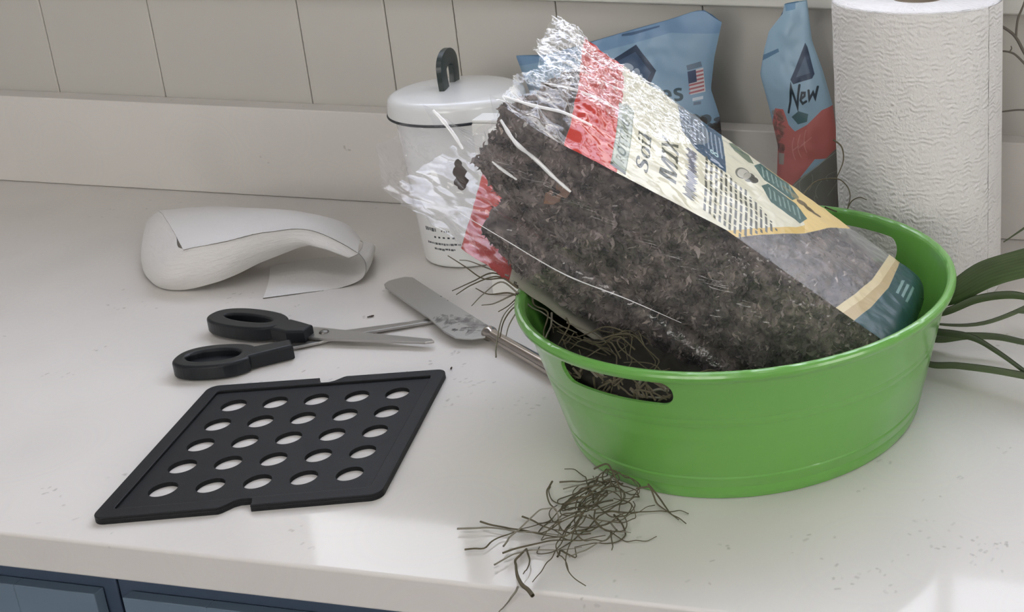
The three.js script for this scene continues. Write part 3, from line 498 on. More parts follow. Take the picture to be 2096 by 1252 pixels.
// ------------------------------------------------------------------ table knife resting on the scissor tip
{
  const t = thing('table_knife', 'silver table knife with a broad stained blade and rounded metal handle', 'knife');
  const kn = (() => { const c = canvasOf(512, 128), g = c.getContext('2d'); g.fillStyle = '#b4b3b0'; g.fillRect(0, 0, 512, 128); const bl = (x, y, a, b, col, n) => { for (let i = 0; i < n; i++) { g.fillStyle = col; g.beginPath(); g.ellipse(x + rr(-a, a), y + rr(-b, b), rr(2, a * 0.5), rr(1, b * 0.4), rr(0, 3), 0, 7); g.fill(); } }; bl(140, 95, 40, 25, 'rgba(70,68,66,0.25)', 30); bl(70, 60, 60, 30, 'rgba(90,88,86,0.22)', 30); bl(272, 22, 20, 10, 'rgba(58,54,50,0.7)', 16); bl(60, 100, 26, 16, 'rgba(60,58,56,0.4)', 12); return tex(c); })();
  const blade = SH([[-35.7, 28.1], [-36.5, 27.4], [-38.5, 26.1], [-44.2, 22.3], [-47.6, 20.0], [-48.5, 19.4], [-49.3, 19.4], [-50.2, 20.5], [-50.1, 21.2], [-49.6, 21.8], [-42.2, 26.9], [-39.2, 29.2], [-37.8, 30.0], [-36.4, 30.0], [-35.5, 29.5]]);
  const bg = extrude(blade, 0.0016, 0.0004).translate(0, 0.0062, 0), p = bg.attributes.position, uv = new Float32Array(p.count * 2);
  for (let i = 0; i < p.count; i++) { const x = p.getX(i) + 0.358, z = p.getZ(i) - 0.288, a = x * -0.847 + z * -0.529, b = x * -0.529 + z * 0.847; uv[2 * i] = a / 0.17; uv[2 * i + 1] = 0.5 - b / 0.04; }
  bg.setAttribute('uv', new THREE.BufferAttribute(uv, 2));
  part('blade', bg, std({ map: kn, roughness: 0.33, metalness: 0.85, bumpMap: filmBump, bumpScale: 0.0001 }), t);
  const chrome = std({ color: '#b3aaa2', roughness: 0.16, metalness: 1 });
  const a = V(-0.3565, 0.0072, 0.2872), b = V(-0.2455, 0.0062, 0.3545), L = a.distanceTo(b);
  const prof = [[0.0001, -0.002], [0.0052, -0.002], [0.0062, 0.0], [0.0062, 0.003], [0.0050, 0.005], [0.0047, 0.008], [0.0049, 0.03], [0.0054, 0.07], [0.0060, L - 0.03], [0.0064, L - 0.018], [0.0056, L - 0.006], [0.003, L - 0.001], [0.0001, L]].map(([x, y]) => new THREE.Vector2(x, y));
  const hg = new THREE.LatheGeometry(prof, 32); hg.applyQuaternion(new THREE.Quaternion().setFromUnitVectors(V(0, 1, 0), b.clone().sub(a).normalize())).translate(a.x, a.y, a.z);
  part('handle', hg, chrome, t);
}
// ------------------------------------------------------------------ folded kitchen paper sheet
const paperBump = dataTex(512, 512, (u, v) => {
  const a = tileNoise(u, v, 6, 2, 3) * 2.2, b = Math.sin((v * 20 + a * 0.6) * Math.PI * 2) * 0.5 + 0.5, c = tileNoise(u, v, 7, 2, 8) * 2.4;
  return 0.35 + 0.35 * b * (0.5 + 0.5 * Math.tanh(2.5 * c)) + 0.22 * tileNoise(u, v, 30, 2, 6) + 0.12 * tileNoise(u, v, 60, 1, 2);
});
const paper = (rx, ry, s = 0.0011) => { const b = paperBump.clone(); b.repeat.set(rx, ry); b.needsUpdate = true; return phy({ color: '#e1deda', roughness: 0.95, bumpMap: b, bumpScale: s, transmission: 0.08, thickness: 0 }); };
{
  const t = thing('folded_paper_towel', 'loosely folded sheet of white kitchen paper lying on the counter', 'paper towel');
  const pm = paper(3, 3, 0.0004), crv = (a) => new THREE.CatmullRomCurve3(cm(a), false, 'centripetal');
  const ruled = (A, B, bow, nu = 40, nv = 16) => sheet((u, v) => { const p = A.getPoint(u), q = B.getPoint(u); const P = p.lerp(q, v), k = Math.sin(Math.PI * v); P.add(bow.clone().multiplyScalar(k)); P.y += 0.0012 * noise(P.x * 40, P.z * 40, 1) * clamp((P.y - 0.002) / 0.008, 0, 1); return P; }, nu, nv, 0.0007);
  const tb = crv([[-81.9, 2.3, 11.0], [-76.3, 3.0, 11.2], [-69.4, 3.4, 11.5], [-63.6, 3.3, 12.0], [-59.3, 2.8, 13.0], [-56.5, 1.9, 14.8]]), tf = crv([[-67.0, 4.2, 24.3], [-63.9, 4.8, 22.9], [-61.1, 5.0, 20.8], [-58.9, 4.8, 19.2], [-56.1, 4.0, 19.2], [-53.6, 2.9, 19.4]]);
  const g = [];
  g.push(ruled(tf, tb, V(0, 0.005, 0)));                                                    // top layer
  const L0 = [-81.9, 2.3, 11.0], L1 = [-67.0, 4.2, 24.3], left = [0, 0.25, 0.5, 0.75, 0.97].map((v) => [lerp(L0[0], L1[0], v), lerp(L0[1], L1[1], v) + 0.5 * Math.sin(Math.PI * v) - 0.06, lerp(L0[2], L1[2], v)]);
  const bt = crv([...left, ...[0.15, 0.3, 0.45, 0.62, 0.82, 1].map((u) => { const p = tf.getPoint(u); return [p.x * 100, p.y * 100 - 0.12, p.z * 100 - 0.12]; })]);
  const bb = crv([[-81.2, 0.9, 13.0], [-78.5, 0.5, 17.0], [-75.8, 0.4, 20.2], [-73.3, 0.2, 22.3], [-70.3, 0.1, 23.9], [-67.8, 0.2, 23.9], [-65.2, 0.8, 23.1], [-62.4, 1.9, 20.7], [-59.2, 3.0, 18.9], [-57.0, 3.0, 19.0], [-54.0, 2.65, 19.2]]);
  g.push(ruled(bb, bt, V(-0.003, -0.001, 0.009), 80, 18));                                  // layer that curls under and comes forward
  const ff = crv([[-59.9, 0.12, 24.3], [-57.2, 0.1, 22.7], [-54.5, 0.1, 21.0], [-53.0, 0.8, 20.0], [-52.9, 2.0, 19.6], [-53.6, 2.9, 19.4]]), fb = crv([[-64.5, 0.12, 17.6], [-61.6, 0.1, 15.4], [-58.2, 0.1, 13.6], [-56.3, 0.7, 13.7], [-55.9, 1.4, 14.2], [-56.5, 1.9, 14.8]]);
  g.push(ruled(ff, fb, V(0.002, 0.0, 0)));                                                  // flap on the counter with the right-hand fold
  part('paper_sheet', mergeGeometries(g), pm, t);
}
// ------------------------------------------------------------------ kitchen roll
{
  const R = 0.0735, HT = 0.2625, t = thing('paper_towel_roll', 'full roll of white embossed paper towel standing behind the green tub', 'paper towel roll', [-0.030, 0, 0.107]);
  const prof = [[0.0215, 0.0005], [R - 0.002, 0.0004], [R, 0.002]]; for (let i = 1; i < 24; i++) prof.push([R + 0.0002 * Math.sin(i * 1.7), 0.002 + (HT - 0.004) * i / 24]); prof.push([R, HT - 0.002], [R - 0.0018, HT], [R - 0.012, HT - 0.0006], [0.0215, HT - 0.0012]);
  part('roll', new THREE.LatheGeometry(prof.map(([x, y]) => new THREE.Vector2(x, y)), 128), paper(6, 3.2, 0.002), t);
  part('core', new THREE.LatheGeometry([[0.0195, 0.0006], [0.0215, 0.0006], [0.0215, HT - 0.001], [0.0195, HT - 0.001], [0.0195, 0.0006]].map(([x, y]) => new THREE.Vector2(x, y)), 64), std({ color: '#a89b8c', roughness: 0.9 }), t, 'grey cardboard core');
  const a0 = 25 * Math.PI / 180;
  part('loose_sheet', sheet((u, v) => { const a = a0 - u * 1.9, r = R + 0.0003; return V(Math.cos(a) * r, 0.0006 + v * (HT - 0.0014), Math.sin(a) * r); }, 50, 30, 0.0006), paper(1.6, 3.2, 0.002), t, 'free end of the paper wrapped round the roll');
}
// ------------------------------------------------------------------ white enamel canister
{
  const t = thing('canister', 'white enamel canister with a wide domed lid and dark strap handle', 'canister', [-0.4725, 0, 0.108]);
  const ctex = (() => {                                          // small dark print low on the front
    const c = canvasOf(2048, 1024), g = c.getContext('2d'); g.fillStyle = '#e3e3e1'; g.fillRect(0, 0, 2048, 1024); g.fillStyle = '#45484b';
    const mark = (u, y, L, h, gap) => { let x = u - L / 2; while (x < u + L / 2) { const w = rr(5, 22); g.globalAlpha = rr(0.65, 0.95); g.fillRect(x, y + rr(-2, 2), w, h * rr(0.75, 1.1)); x += w + gap * rr(0.6, 1.3); } g.globalAlpha = 1; };
    const U = 2048 * 0.25; mark(U - 90, 742, 90, 26, 3); mark(U + 20, 756, 60, 12, 8); for (let i = 0; i < 5; i++) g.fillRect(U - 70 + i * 32, 800, 15, 12); mark(U - 10, 845, 260, 14, 4); mark(U - 10, 882, 150, 14, 4); return tex(c);
  })();
  const bodyP = [[0.0001, 0.0008], [0.0445, 0.0008], [0.0462, 0.002], [0.0470, 0.0045]]; for (let i = 1; i <= 20; i++) bodyP.push([0.0470 + 0.0085 * (i / 20), 0.0045 + 0.142 * i / 20]);
  bodyP.push([0.0548, 0.1466], [0.0540, 0.1455], [0.046, 0.006], [0.0001, 0.003]);
  const bg = new THREE.LatheGeometry(bodyP.map(([x, y]) => new THREE.Vector2(x, y)), 96);
  { // keep the texture seam at the back: longitude from the lathe angle
    const p = bg.attributes.position, uv = bg.attributes.uv, m = bodyP.length; for (let i = 0; i < p.count; i++) { const ring = Math.floor(i / m) / 96; uv.setXY(i, ring, p.getY(i) / 0.15); } }
  const body = part('body', bg, phy({ map: ctex, roughness: 0.25, clearcoat: 0.4 }), t, 'tapering white body with small dark print'); body.rotation.y = -1.6;
  const lidP = [[0.0575, 0.1440], [0.0608, 0.1440], [0.0611, 0.1462], [0.0604, 0.1560], [0.0592, 0.1600], [0.0560, 0.1622], [0.0535, 0.1632], [0.0500, 0.1640], [0.030, 0.1665], [0.012, 0.1680], [0.0001, 0.1682]].map(([x, y]) => new THREE.Vector2(x, y));
  part('lid', new THREE.LatheGeometry(lidP, 96), phy({ color: '#dfe0df', roughness: 0.22, clearcoat: 0.4 }), t);
  part('lid_edge', new THREE.TorusGeometry(0.0606, 0.0014, 10, 96).rotateX(Math.PI / 2).translate(0, 0.1442, 0), std({ color: '#1c2026', roughness: 0.4 }), t, 'black rim under the lid');
  const hp = [V(0, 0.166, 0.015), V(0, 0.178, 0.0165), V(0, 0.1885, 0.0155), V(0, 0.1935, 0.008), V(0, 0.1945, 0), V(0, 0.1935, -0.008), V(0, 0.1885, -0.0155), V(0, 0.178, -0.0165), V(0, 0.166, -0.015)];
  const hc = new THREE.CatmullRomCurve3(hp), hs = new THREE.Shape(); { const w = 0.0075, d = 0.003; hs.moveTo(-d, -w); hs.quadraticCurveTo(-d * 1.2, 0, -d, w); hs.lineTo(d * 0.5, w); hs.quadraticCurveTo(d * 1.5, 0, d * 0.5, -w); hs.closePath(); }
  const h = part('lid_handle', new THREE.ExtrudeGeometry(hs, { steps: 60, extrudePath: hc, bevelEnabled: false }), std({ color: '#26312f', roughness: 0.35 }), t, 'dark green-black strap handle'); h.rotation.y = 0.25; h.position.set(-0.006, 0, 0.002);
}
// ------------------------------------------------------------------ slim white carton behind the bag
{
  const t = thing('carton', 'slim plain white carton standing behind the clear bag beside the canister', 'box', [-0.386, 0, 0.19]);
  t.rotation.y = 0.12;
  const w = std({ color: '#e4e3de', roughness: 0.6 });
  part('carton_body', box(0.034, 0.160, 0.024, 0, 0.0802, 0, 0.0016), w, t); part('flap', box(0.0335, 0.003, 0.0235, 0, 0.1618, 0, 0.0012), w, t); part('flap', box(0.034, 0.0012, 0.0008, 0, 0.150, 0.0122, 0.0002), w, t);
}
// ------------------------------------------------------------------ two blue treat pouches against the wall
function pouch(root, tx, left, right, topAt, z0, depth, hgt, wr) {
  const I = (a, y) => { for (let i = 0; i < a.length - 1; i++) if (y <= a[i + 1][1]) return lerp(a[i][0], a[i + 1][0], clamp((y - a[i][1]) / (a[i + 1][1] - a[i][1]), 0, 1)); return a[a.length - 1][0]; };
  const at = (side) => (u, v) => { const y = v * topAt(u), x = lerp(I(left, y), I(right, y), u), b = Math.sqrt(Math.max(0, Math.sin(Math.PI * u))) * depth * Math.pow(Math.max(0, 1 - v * 0.93), 0.65); return V(x / 100, y / 100 + 0.0006, z0(y) + side * (b + 0.0006 * (u > 0 && u < 1 ? 1 : 0)) + (side > 0 ? 1 : 0.5) * wr * Math.sin(Math.PI * u) * fbm(x * 0.28, y * 0.28, root.id % 7 + side, 3)); };
  const W = right[0][0] - left[0][0], uvf = (u, v, P) => [(P.x * 100 - Math.min(...left.map((q) => q[0]))) / (Math.max(...right.map((q) => q[0])) - Math.min(...left.map((q) => q[0]))), P.y * 100 / hgt];
  const mat = phy({ map: tx, roughness: 0.42, clearcoat: 0.15, clearcoatRoughness: 0.4 });
  part('pouch', mergeGeometries([grid(at(1), 60, 80, uvf), grid(at(-1), 30, 40, uvf, true)]), mat, root);
}
{
  const t = thing('treat_pouch', 'wide sky-blue printed pouch with navy diamond emblem leaning behind the clear bag', 'pouch');
  const left = [[-44.2, 0], [-44.2, 10], [-44.6, 14], [-45.7, 17.4], [-45.7, 26]], right = [[-24.4, 0], [-24.5, 10.8], [-24.6, 12.3], [-25.4, 15], [-24.9, 18.2], [-24.0, 21.6], [-24.4, 22.6]];
  const topPts = [[-45.7, 17.6], [-42.5, 17.7], [-36.5, 19.5], [-33.3, 20.5], [-29, 21.8], [-26.4, 22.6], [-25.2, 22.7], [-24, 21.6]];
  const topAt = (u) => { const x = lerp(-45.7, -24, u); for (let i = 0; i < topPts.length - 1; i++) if (x <= topPts[i + 1][0]) return lerp(topPts[i][1], topPts[i + 1][1], (x - topPts[i][0]) / (topPts[i + 1][0] - topPts[i][0])); return 21.6; };
  const c = canvasOf(1085, 1150), g = c.getContext('2d'), X = (x) => (x + 45.7) * 50, Y = (y) => 1150 - y * 50;
  g.fillStyle = '#819fb7'; g.fillRect(0, 0, 1085, 1150);
  const P = (col, pts) => { g.fillStyle = col; g.beginPath(); pts.forEach(([x, y], i) => (i ? g.lineTo(X(x), Y(y)) : g.moveTo(X(x), Y(y)))); g.closePath(); g.fill(); };
  P('#6f8fae', [[-45.7, 23], [-24, 23], [-24, 20.6], [-29, 20.6], [-36, 18.6], [-45.7, 16.6]]);
  P('#46607e', [[-34.2, 20.25], [-30.2, 21.25], [-30.2, 21.1], [-33, 20.25], [-34.2, 20.05]]);
  P('#26374f', [[-36.4, 17.0], [-32.5, 19.4], [-30.6, 16.9], [-31.2, 15.5], [-33.6, 14.9]]); P('#3f5470', [[-36.0, 16.9], [-32.6, 18.7], [-31.1, 16.7], [-31.6, 15.8], [-33.6, 15.2]]);
  g.fillStyle = 'rgba(190,200,212,0.75)'; for (const [x, y, a, b] of [[-33.4, 17.2, 0.55, 0.35], [-32.6, 16.6, 0.4, 0.5], [-32.2, 16.1, 0.25, 0.5], [-33.0, 16.0, 0.2, 0.4]]) { g.beginPath(); g.ellipse(X(x), Y(y), a * 50, b * 50, 0.3, 0, 7); g.fill(); }
  g.fillStyle = '#24424f'; g.font = 'bold 112px sans-serif'; g.save(); g.translate(X(-30.1), Y(13.75)); g.rotate(-0.16); g.fillText('es', 0, 0); g.restore();
  P('#5e7183', [[-27.5, 17.5], [-26.1, 17.9], [-26.0, 17.4], [-27.4, 17.0]]);
  P('#c9c4c6', [[-27.4, 16.9], [-25.9, 17.3], [-25.8, 14.9], [-27.2, 14.6]]); for (let i = 0; i < 6; i++) P('#a8666b', [[-27.35, 16.75 - i * 0.38], [-25.9, 17.1 - i * 0.38], [-25.9, 16.92 - i * 0.38], [-27.35, 16.57 - i * 0.38]]);
  P('#3c4763', [[-27.4, 16.9], [-26.6, 17.1], [-26.55, 15.9], [-27.35, 15.7]]);
  P('#c3cdd6', [[-27.0, 14.3], [-26.0, 14.5], [-26.0, 14.2], [-27.0, 14.0]]); P('#66788a', [[-26.9, 13.9], [-26.2, 14.0], [-26.2, 13.7], [-26.9, 13.6]]);
  for (let i = 0; i < 60; i++) { const k = rnd(); g.fillStyle = k < 0.5 ? 'rgba(44,38,34,0.5)' : 'rgba(96,74,58,0.35)'; g.beginPath(); g.ellipse(X(-25.4 + rr(-1.4, 1.2)), Y(11.0 + rr(-1.6, 1.2)), rr(8, 30), rr(8, 36), rr(0, 3), 0, 7); g.fill(); }
  P('#8aa0b4', [[-45.7, 9], [-24, 9], [-24, 0], [-45.7, 0]]);
  pouch(t, tex(c), left, right, topAt, (y) => 0.034 - 0.0006 * y, 0.026, 23, 0.004);
}
{
  const t = thing('treat_pouch', 'narrow blue and red printed pouch standing left of the paper towel roll', 'pouch');
  const left = [[-18.6, 0], [-18.3, 6.8], [-18.1, 10.3], [-18.9, 14.1], [-19.7, 17.2], [-19.2, 19.6], [-18.7, 21.3], [-17.3, 23], [-17, 24.4]], right = [[-11.9, 0], [-12.2, 4.1], [-12.2, 11], [-12.6, 14.4], [-13.5, 17.7], [-14.5, 20.5], [-14.9, 24.3]];
  const c = canvasOf(640, 1952), g = c.getContext('2d'), X = (x) => (x + 19.7) * 82, Y = (y) => 1952 - y * 80, P = (col, pts) => { g.fillStyle = col; g.beginPath(); pts.forEach(([x, y], i) => (i ? g.lineTo(X(x), Y(y)) : g.moveTo(X(x), Y(y)))); g.closePath(); g.fill(); };
  g.fillStyle = '#98b6ca'; g.fillRect(0, 0, 640, 1952);
  P('#5b7e9b', [[-19.3, 19.1], [-17.6, 19.9], [-17.5, 19.6], [-19.3, 18.6]]); P('#6f95b4', [[-17.1, 24.4], [-15.9, 24.4], [-15.9, 23.6], [-16.8, 23.4]]);
  P('#c4716c', [[-18.6, 12.2], [-18.0, 14.2], [-17.1, 14.2], [-16.6, 12.8], [-15.9, 12.2], [-14.7, 12.9], [-13.4, 14.2], [-11.5, 14.9], [-11.5, 9.6], [-14, 9.6], [-15.4, 7.8], [-17.4, 5.6], [-19, 5.2]]);
  P('#83827c', [[-20, 5.4], [-17.5, 5.8], [-15.4, 7.8], [-13.6, 9.0], [-12.4, 10.2], [-11.5, 10.8], [-11.5, 0], [-20, 0]]);
  g.strokeStyle = 'rgba(170,170,160,0.7)'; g.lineWidth = 9; g.beginPath(); g.moveTo(X(-17.4), Y(5.5)); g.quadraticCurveTo(X(-15), Y(8.3), X(-12), Y(10.2)); g.stroke(); g.lineWidth = 5; for (let i = 0; i < 14; i++) { g.beginPath(); const x = rr(-17, -12.4), y = rr(2, 7.6); g.moveTo(X(x), Y(y)); g.quadraticCurveTo(X(x + rr(-0.6, 0.6)), Y(y + 0.8), X(x + rr(-0.2, 1.2)), Y(y + rr(0.6, 1.8))); g.stroke(); }
  for (let i = 0; i < 46; i++) { g.fillStyle = ['rgba(110,84,72,0.4)', 'rgba(84,70,66,0.4)', 'rgba(150,120,108,0.35)'][i % 3]; g.beginPath(); g.ellipse(X(-17.7 + rr(-0.5, 0.6)), Y(11.9 + rr(-1.9, 1.9)), rr(8, 26), rr(10, 40), rr(0, 3), 0, 7); g.fill(); }
  P('#a39a92', [[-17.9, 9.8], [-17.1, 9.9], [-17.2, 8.8], [-17.8, 8.7]]);
  P('#33455e', [[-15.0, 20.5], [-14.8, 20.1], [-14.1, 17.6], [-14.3, 17.2], [-16.0, 16.7], [-16.3, 17.1], [-15.4, 19.4]]); P('#4a6079', [[-15.0, 19.3], [-14.5, 17.7], [-15.8, 17.3]]);
  g.strokeStyle = '#243440'; g.lineWidth = 17; g.lineCap = 'round'; const sw = (pts) => { g.beginPath(); pts.forEach(([x, y], i) => (i ? g.lineTo(X(x), Y(y)) : g.moveTo(X(x), Y(y)))); g.stroke(); };   // brush-script "New"
  sw([[-16.5, 14.0], [-16.3, 15.0], [-16.2, 16.4], [-15.9, 15.4], [-15.6, 14.6], [-15.55, 15.6], [-15.45, 16.6]]); sw([[-15.3, 15.3], [-14.95, 15.6], [-14.95, 15.9], [-15.2, 15.9], [-15.3, 15.2], [-15.1, 14.9], [-14.8, 15.1]]); sw([[-14.6, 16.1], [-14.5, 15.3], [-14.2, 15.9], [-14.0, 15.4], [-13.8, 16.4]]);
  P('rgba(60,90,92,0.75)', [[-16.2, 13.6], [-15.5, 14.2], [-14.6, 13.9], [-14.7, 13.2], [-15.6, 12.9]]);
  g.strokeStyle = 'rgba(220,160,150,0.6)'; g.lineWidth = 8; for (const [x, y] of [[-16.0, 10.4], [-15.4, 10.7], [-14.8, 11.2]]) { g.beginPath(); g.moveTo(X(x), Y(y + 1.2)); g.quadraticCurveTo(X(x - 0.4), Y(y), X(x + 0.1), Y(y - 0.9)); g.stroke(); g.beginPath(); g.moveTo(X(x - 0.1), Y(y)); g.lineTo(X(x + 0.5), Y(y + 0.5)); g.stroke(); }
  pouch(t, tex(c), left, right, (u) => lerp(23.9, 24.3, u), (y) => 0.052 - 0.0006 * y, 0.024, 24.4, 0.004);
}
const CL=[[[-23.7,0.3,53.1],[-21.9,0.3,52.7],[-19.9,0.3,52.8],[-18.3,0.3,52.7],[-16.3,0.8,53.4]],[[-22.7,0.3,52.2],[-21.0,0.3,52.5],[-19.6,0.3,52.6],[-17.6,0.3,52.9],[-16.1,0.6,53.5]],[[-22.2,0.2,54.8],[-21.1,0.2,54.5],[-20.8,0.2,53.4],[-20.0,0.2,52.6],[-18.6,0.2,52.6]],[[-19.9,0.4,54.4],[-20.0,0.4,53.5],[-19.1,1.2,53.1],[-18.4,1.8,52.5],[-17.6,1.8,52.2],[-17.2,1.0,52.5],[-17.1,0.4,53.1]],[[-19.4,1.5,49.1],[-19.3,1.4,50.0],[-18.6,1.2,51.0],[-17.8,1.0,51.6],[-17.3,0.4,52.4]],[[-19.7,0.3,54.9],[-18.6,0.3,54.0],[-17.4,0.3,53.3],[-15.6,0.3,53.0],[-14.4,0.3,52.3]],[[-19.6,0.3,56.0],[-19.0,0.3,54.9],[-18.3,0.3,54.4],[-16.6,0.3,54.1],[-15.3,0.3,53.6]],[[-18.5,0.3,54.3],[-18.6,0.3,55.4],[-18.1,0.3,56.2],[-17.3,0.3,57.2],[-16.6,0.3,57.7],[-16.0,0.3,58.2]],[[-18.5,0.3,54.3],[-17.8,0.3,55.2],[-17.5,0.3,56.1],[-17.5,0.3,56.5]],[[-17.3,0.2,57.5],[-17.2,0.2,58.4],[-18.2,-1.1,57.8],[-18.5,-1.5,58.0]],[[-13.6,1.0,47.7],[-12.6,0.3,48.2],[-11.3,0.3,49.6],[-10.0,0.3,50.4]],[[-14.0,1.2,48.6],[-13.2,1.2,48.3],[-12.6,0.3,48.7],[-10.6,0.3,50.1]],[[-14.6,0.3,51.1],[-13.8,0.3,51.8],[-13.0,0.3,51.8]],[[-14.3,0.3,51.8],[-13.7,0.3,52.9],[-13.4,0.3,53.6]],[[-19.9,0.3,47.4],[-18.5,0.3,47.1],[-16.8,0.8,47.0],[-16.3,1.6,47.6]],[[-19.3,0.3,48.1],[-18.1,0.3,47.3],[-17.1,0.8,47.1]],[[-20.4,0.3,51.3],[-18.7,0.3,52.0],[-17.0,0.3,52.7]],[[-17.6,1.2,50.8],[-16.5,1.5,50.3],[-16.1,1.5,49.1],[-16.2,1.0,47.5]],[[-15.6,0.3,54.6],[-14.9,0.3,53.8],[-14.2,0.3,52.7],[-14.1,0.3,52.0]],[[-16.3,0.3,54.7],[-16.4,0.3,54.1],[-15.2,0.3,54.6],[-15.7,0.3,53.7]],[[-16.6,2.5,48.8],[-15.6,3.0,48.9],[-15.3,1.5,48.5],[-14.9,0.6,48.9],[-14.6,0.3,50.0]]];
const OV=[[[-25.4,10.8,40.5],[-27.3,10.6,39.0],[-29.5,10.0,38.0],[-31.5,10.4,37.0],[-33.4,10.7,36.0]],[[-26.3,11.3,40.0],[-28.4,11.3,39.0],[-30.4,11.3,38.0],[-31.5,11.1,37.5]],[[-25.8,10.8,40.0],[-28.7,10.5,38.0],[-31.6,8.8,36.0],[-34.8,6.9,34.0]],[[-25.1,10.9,41.0],[-27.1,11.2,40.0],[-29.7,10.0,39.0],[-31.8,8.6,38.0]],[[-25.1,10.5,41.0],[-26.9,10.8,40.0],[-29.0,9.3,39.0],[-30.7,7.8,38.0]],[[-25.1,10.3,41.0],[-26.5,10.0,40.0],[-28.6,9.3,39.0],[-30.2,9.2,38.0]],[[-25.2,10.5,41.0],[-26.3,9.8,40.0],[-28.3,8.6,39.0],[-29.9,7.9,38.0]],[[-25.1,10.3,41.0],[-26.6,9.0,40.0],[-27.4,8.5,40.0]],[[-25.0,9.8,41.0],[-25.8,9.2,41.0],[-26.5,8.2,41.0],[-26.9,7.0,41.0]],[[-25.0,9.6,41.0],[-25.0,9.3,42.0],[-25.5,8.5,42.0],[-25.8,7.7,42.0]],[[-20.5,10.0,46.0],[-20.4,10.1,46.5],[-20.7,9.7,46.5]],[[-26.1,6.6,43.0],[-26.6,7.0,42.0],[-26.5,8.6,41.0],[-25.5,9.8,40.5]],[[-24.7,9.9,40.0],[-24.0,9.7,41.0],[-22.5,9.7,42.0],[-22.1,9.0,43.5],[-21.1,9.1,45.0]],[[-22.8,9.2,41.0],[-21.8,9.3,43.0],[-21.1,9.5,45.0],[-20.9,9.2,45.5]],[[-21.2,9.4,42.0],[-20.5,9.4,43.0],[-20.5,9.0,44.0],[-20.4,8.8,45.0]],[[-25.2,9.9,40.5],[-24.2,9.5,41.0],[-22.9,9.7,42.0],[-21.8,8.9,42.0],[-20.0,8.9,43.0]],[[-19.5,8.6,43.0],[-18.2,8.7,44.0],[-16.5,8.7,45.0],[-15.8,8.8,46.0],[-15.3,8.4,47.5],[-15.6,7.1,47.8]],[[-18.7,9.0,44.0],[-17.2,8.9,45.0],[-16.2,9.1,46.0]],[[-21.1,8.3,43.0],[-18.9,8.3,44.0],[-17.0,8.5,45.0]],[[-21.2,9.1,42.0],[-19.8,8.6,42.0],[-18.3,8.7,43.0],[-17.0,8.2,44.0]]];
const SL=[[[-17.7,8.3,46.2],[-16.7,7.2,46.4],[-16.3,6.4,46.6]],[[-17.0,8.3,46.4],[-16.2,7.2,46.6],[-15.7,6.4,46.8]],[[-15.1,8.2,46.8],[-16.1,7.3,46.8],[-17.5,6.5,46.3]],[[-13.5,8.4,47.2],[-13.9,7.7,47.2],[-14.0,6.5,47.4]],[[-21.1,7.6,43.6],[-20.4,6.7,44.0],[-20.0,6.2,44.4]],[[-19.6,7.8,44.8],[-19.3,7.1,45.0],[-19.1,6.6,45.2]],[[-13.2,8.2,47.0],[-12.6,7.9,47.0],[-12.0,7.4,47.0]],[[-14.7,7.1,46.8],[-13.6,6.9,47.0],[-12.3,6.9,47.0]],[[-13.1,7.3,47.0],[-12.6,7.5,47.0],[-12.1,7.4,47.0]],[[-20.3,7.5,44.2],[-20.0,6.8,44.5],[-20.6,6.0,44.0]]];
const LF={"W":[[-2,3,23.5],[2.3,5.4,25.5],[5.4,7.8,26.5],[8.3,9.3,27.5],[11.5,10.9,29.0]],"B":[[-2,2.6,23.5],[1.4,3.5,25.0],[4.5,5.4,26.0],[7.0,6.4,27.0],[8.6,6.8,28.0],[12.4,6.7,30.0]],"C":[[-2,1.6,23.5],[1.0,1.9,25.0],[4.3,2.6,27.0],[6.5,2.6,29.0],[8.8,2.2,31.0],[11.4,2.0,34.0]],"D":[[-2,1.4,23.5],[0.8,1.0,24.5],[3.6,1.7,25.0],[6.0,1.8,25.0],[8.3,2.0,26.0],[12.3,2.0,27.0]],"E":[[-2,1.2,23.5],[0.9,0.9,28.5],[3.6,1.4,29.5],[6.3,1.8,30.5],[8.8,1.8,31.0],[12.7,1.8,32.0]],"F":[[7.5,5.0,27.0],[8.4,5.3,27.5],[11.6,7.0,29.0]],"G":[[5.0,4.1,10.0],[5.7,4.6,10.0],[6.4,5.2,10.0],[10.9,8.7,10.0]]};
const BK=[[[-9.6,12.8,25.0],[-9.3,13.0,22.0],[-8.0,12.8,20.5],[-7.3,12.1,20.0],[-7.0,11.2,20.0],[-7.2,10.1,20.3]],[[-8.3,11.2,23.0],[-7.8,10.1,21.0],[-7.3,10.0,20.3],[-6.9,10.7,20.0],[-6.2,11.1,20.0],[-5.6,10.9,20.0]],[[-8.3,16.0,20.0],[-7.6,15.4,20.0],[-7.5,14.2,20.0],[-8.0,12.8,20.5]]];

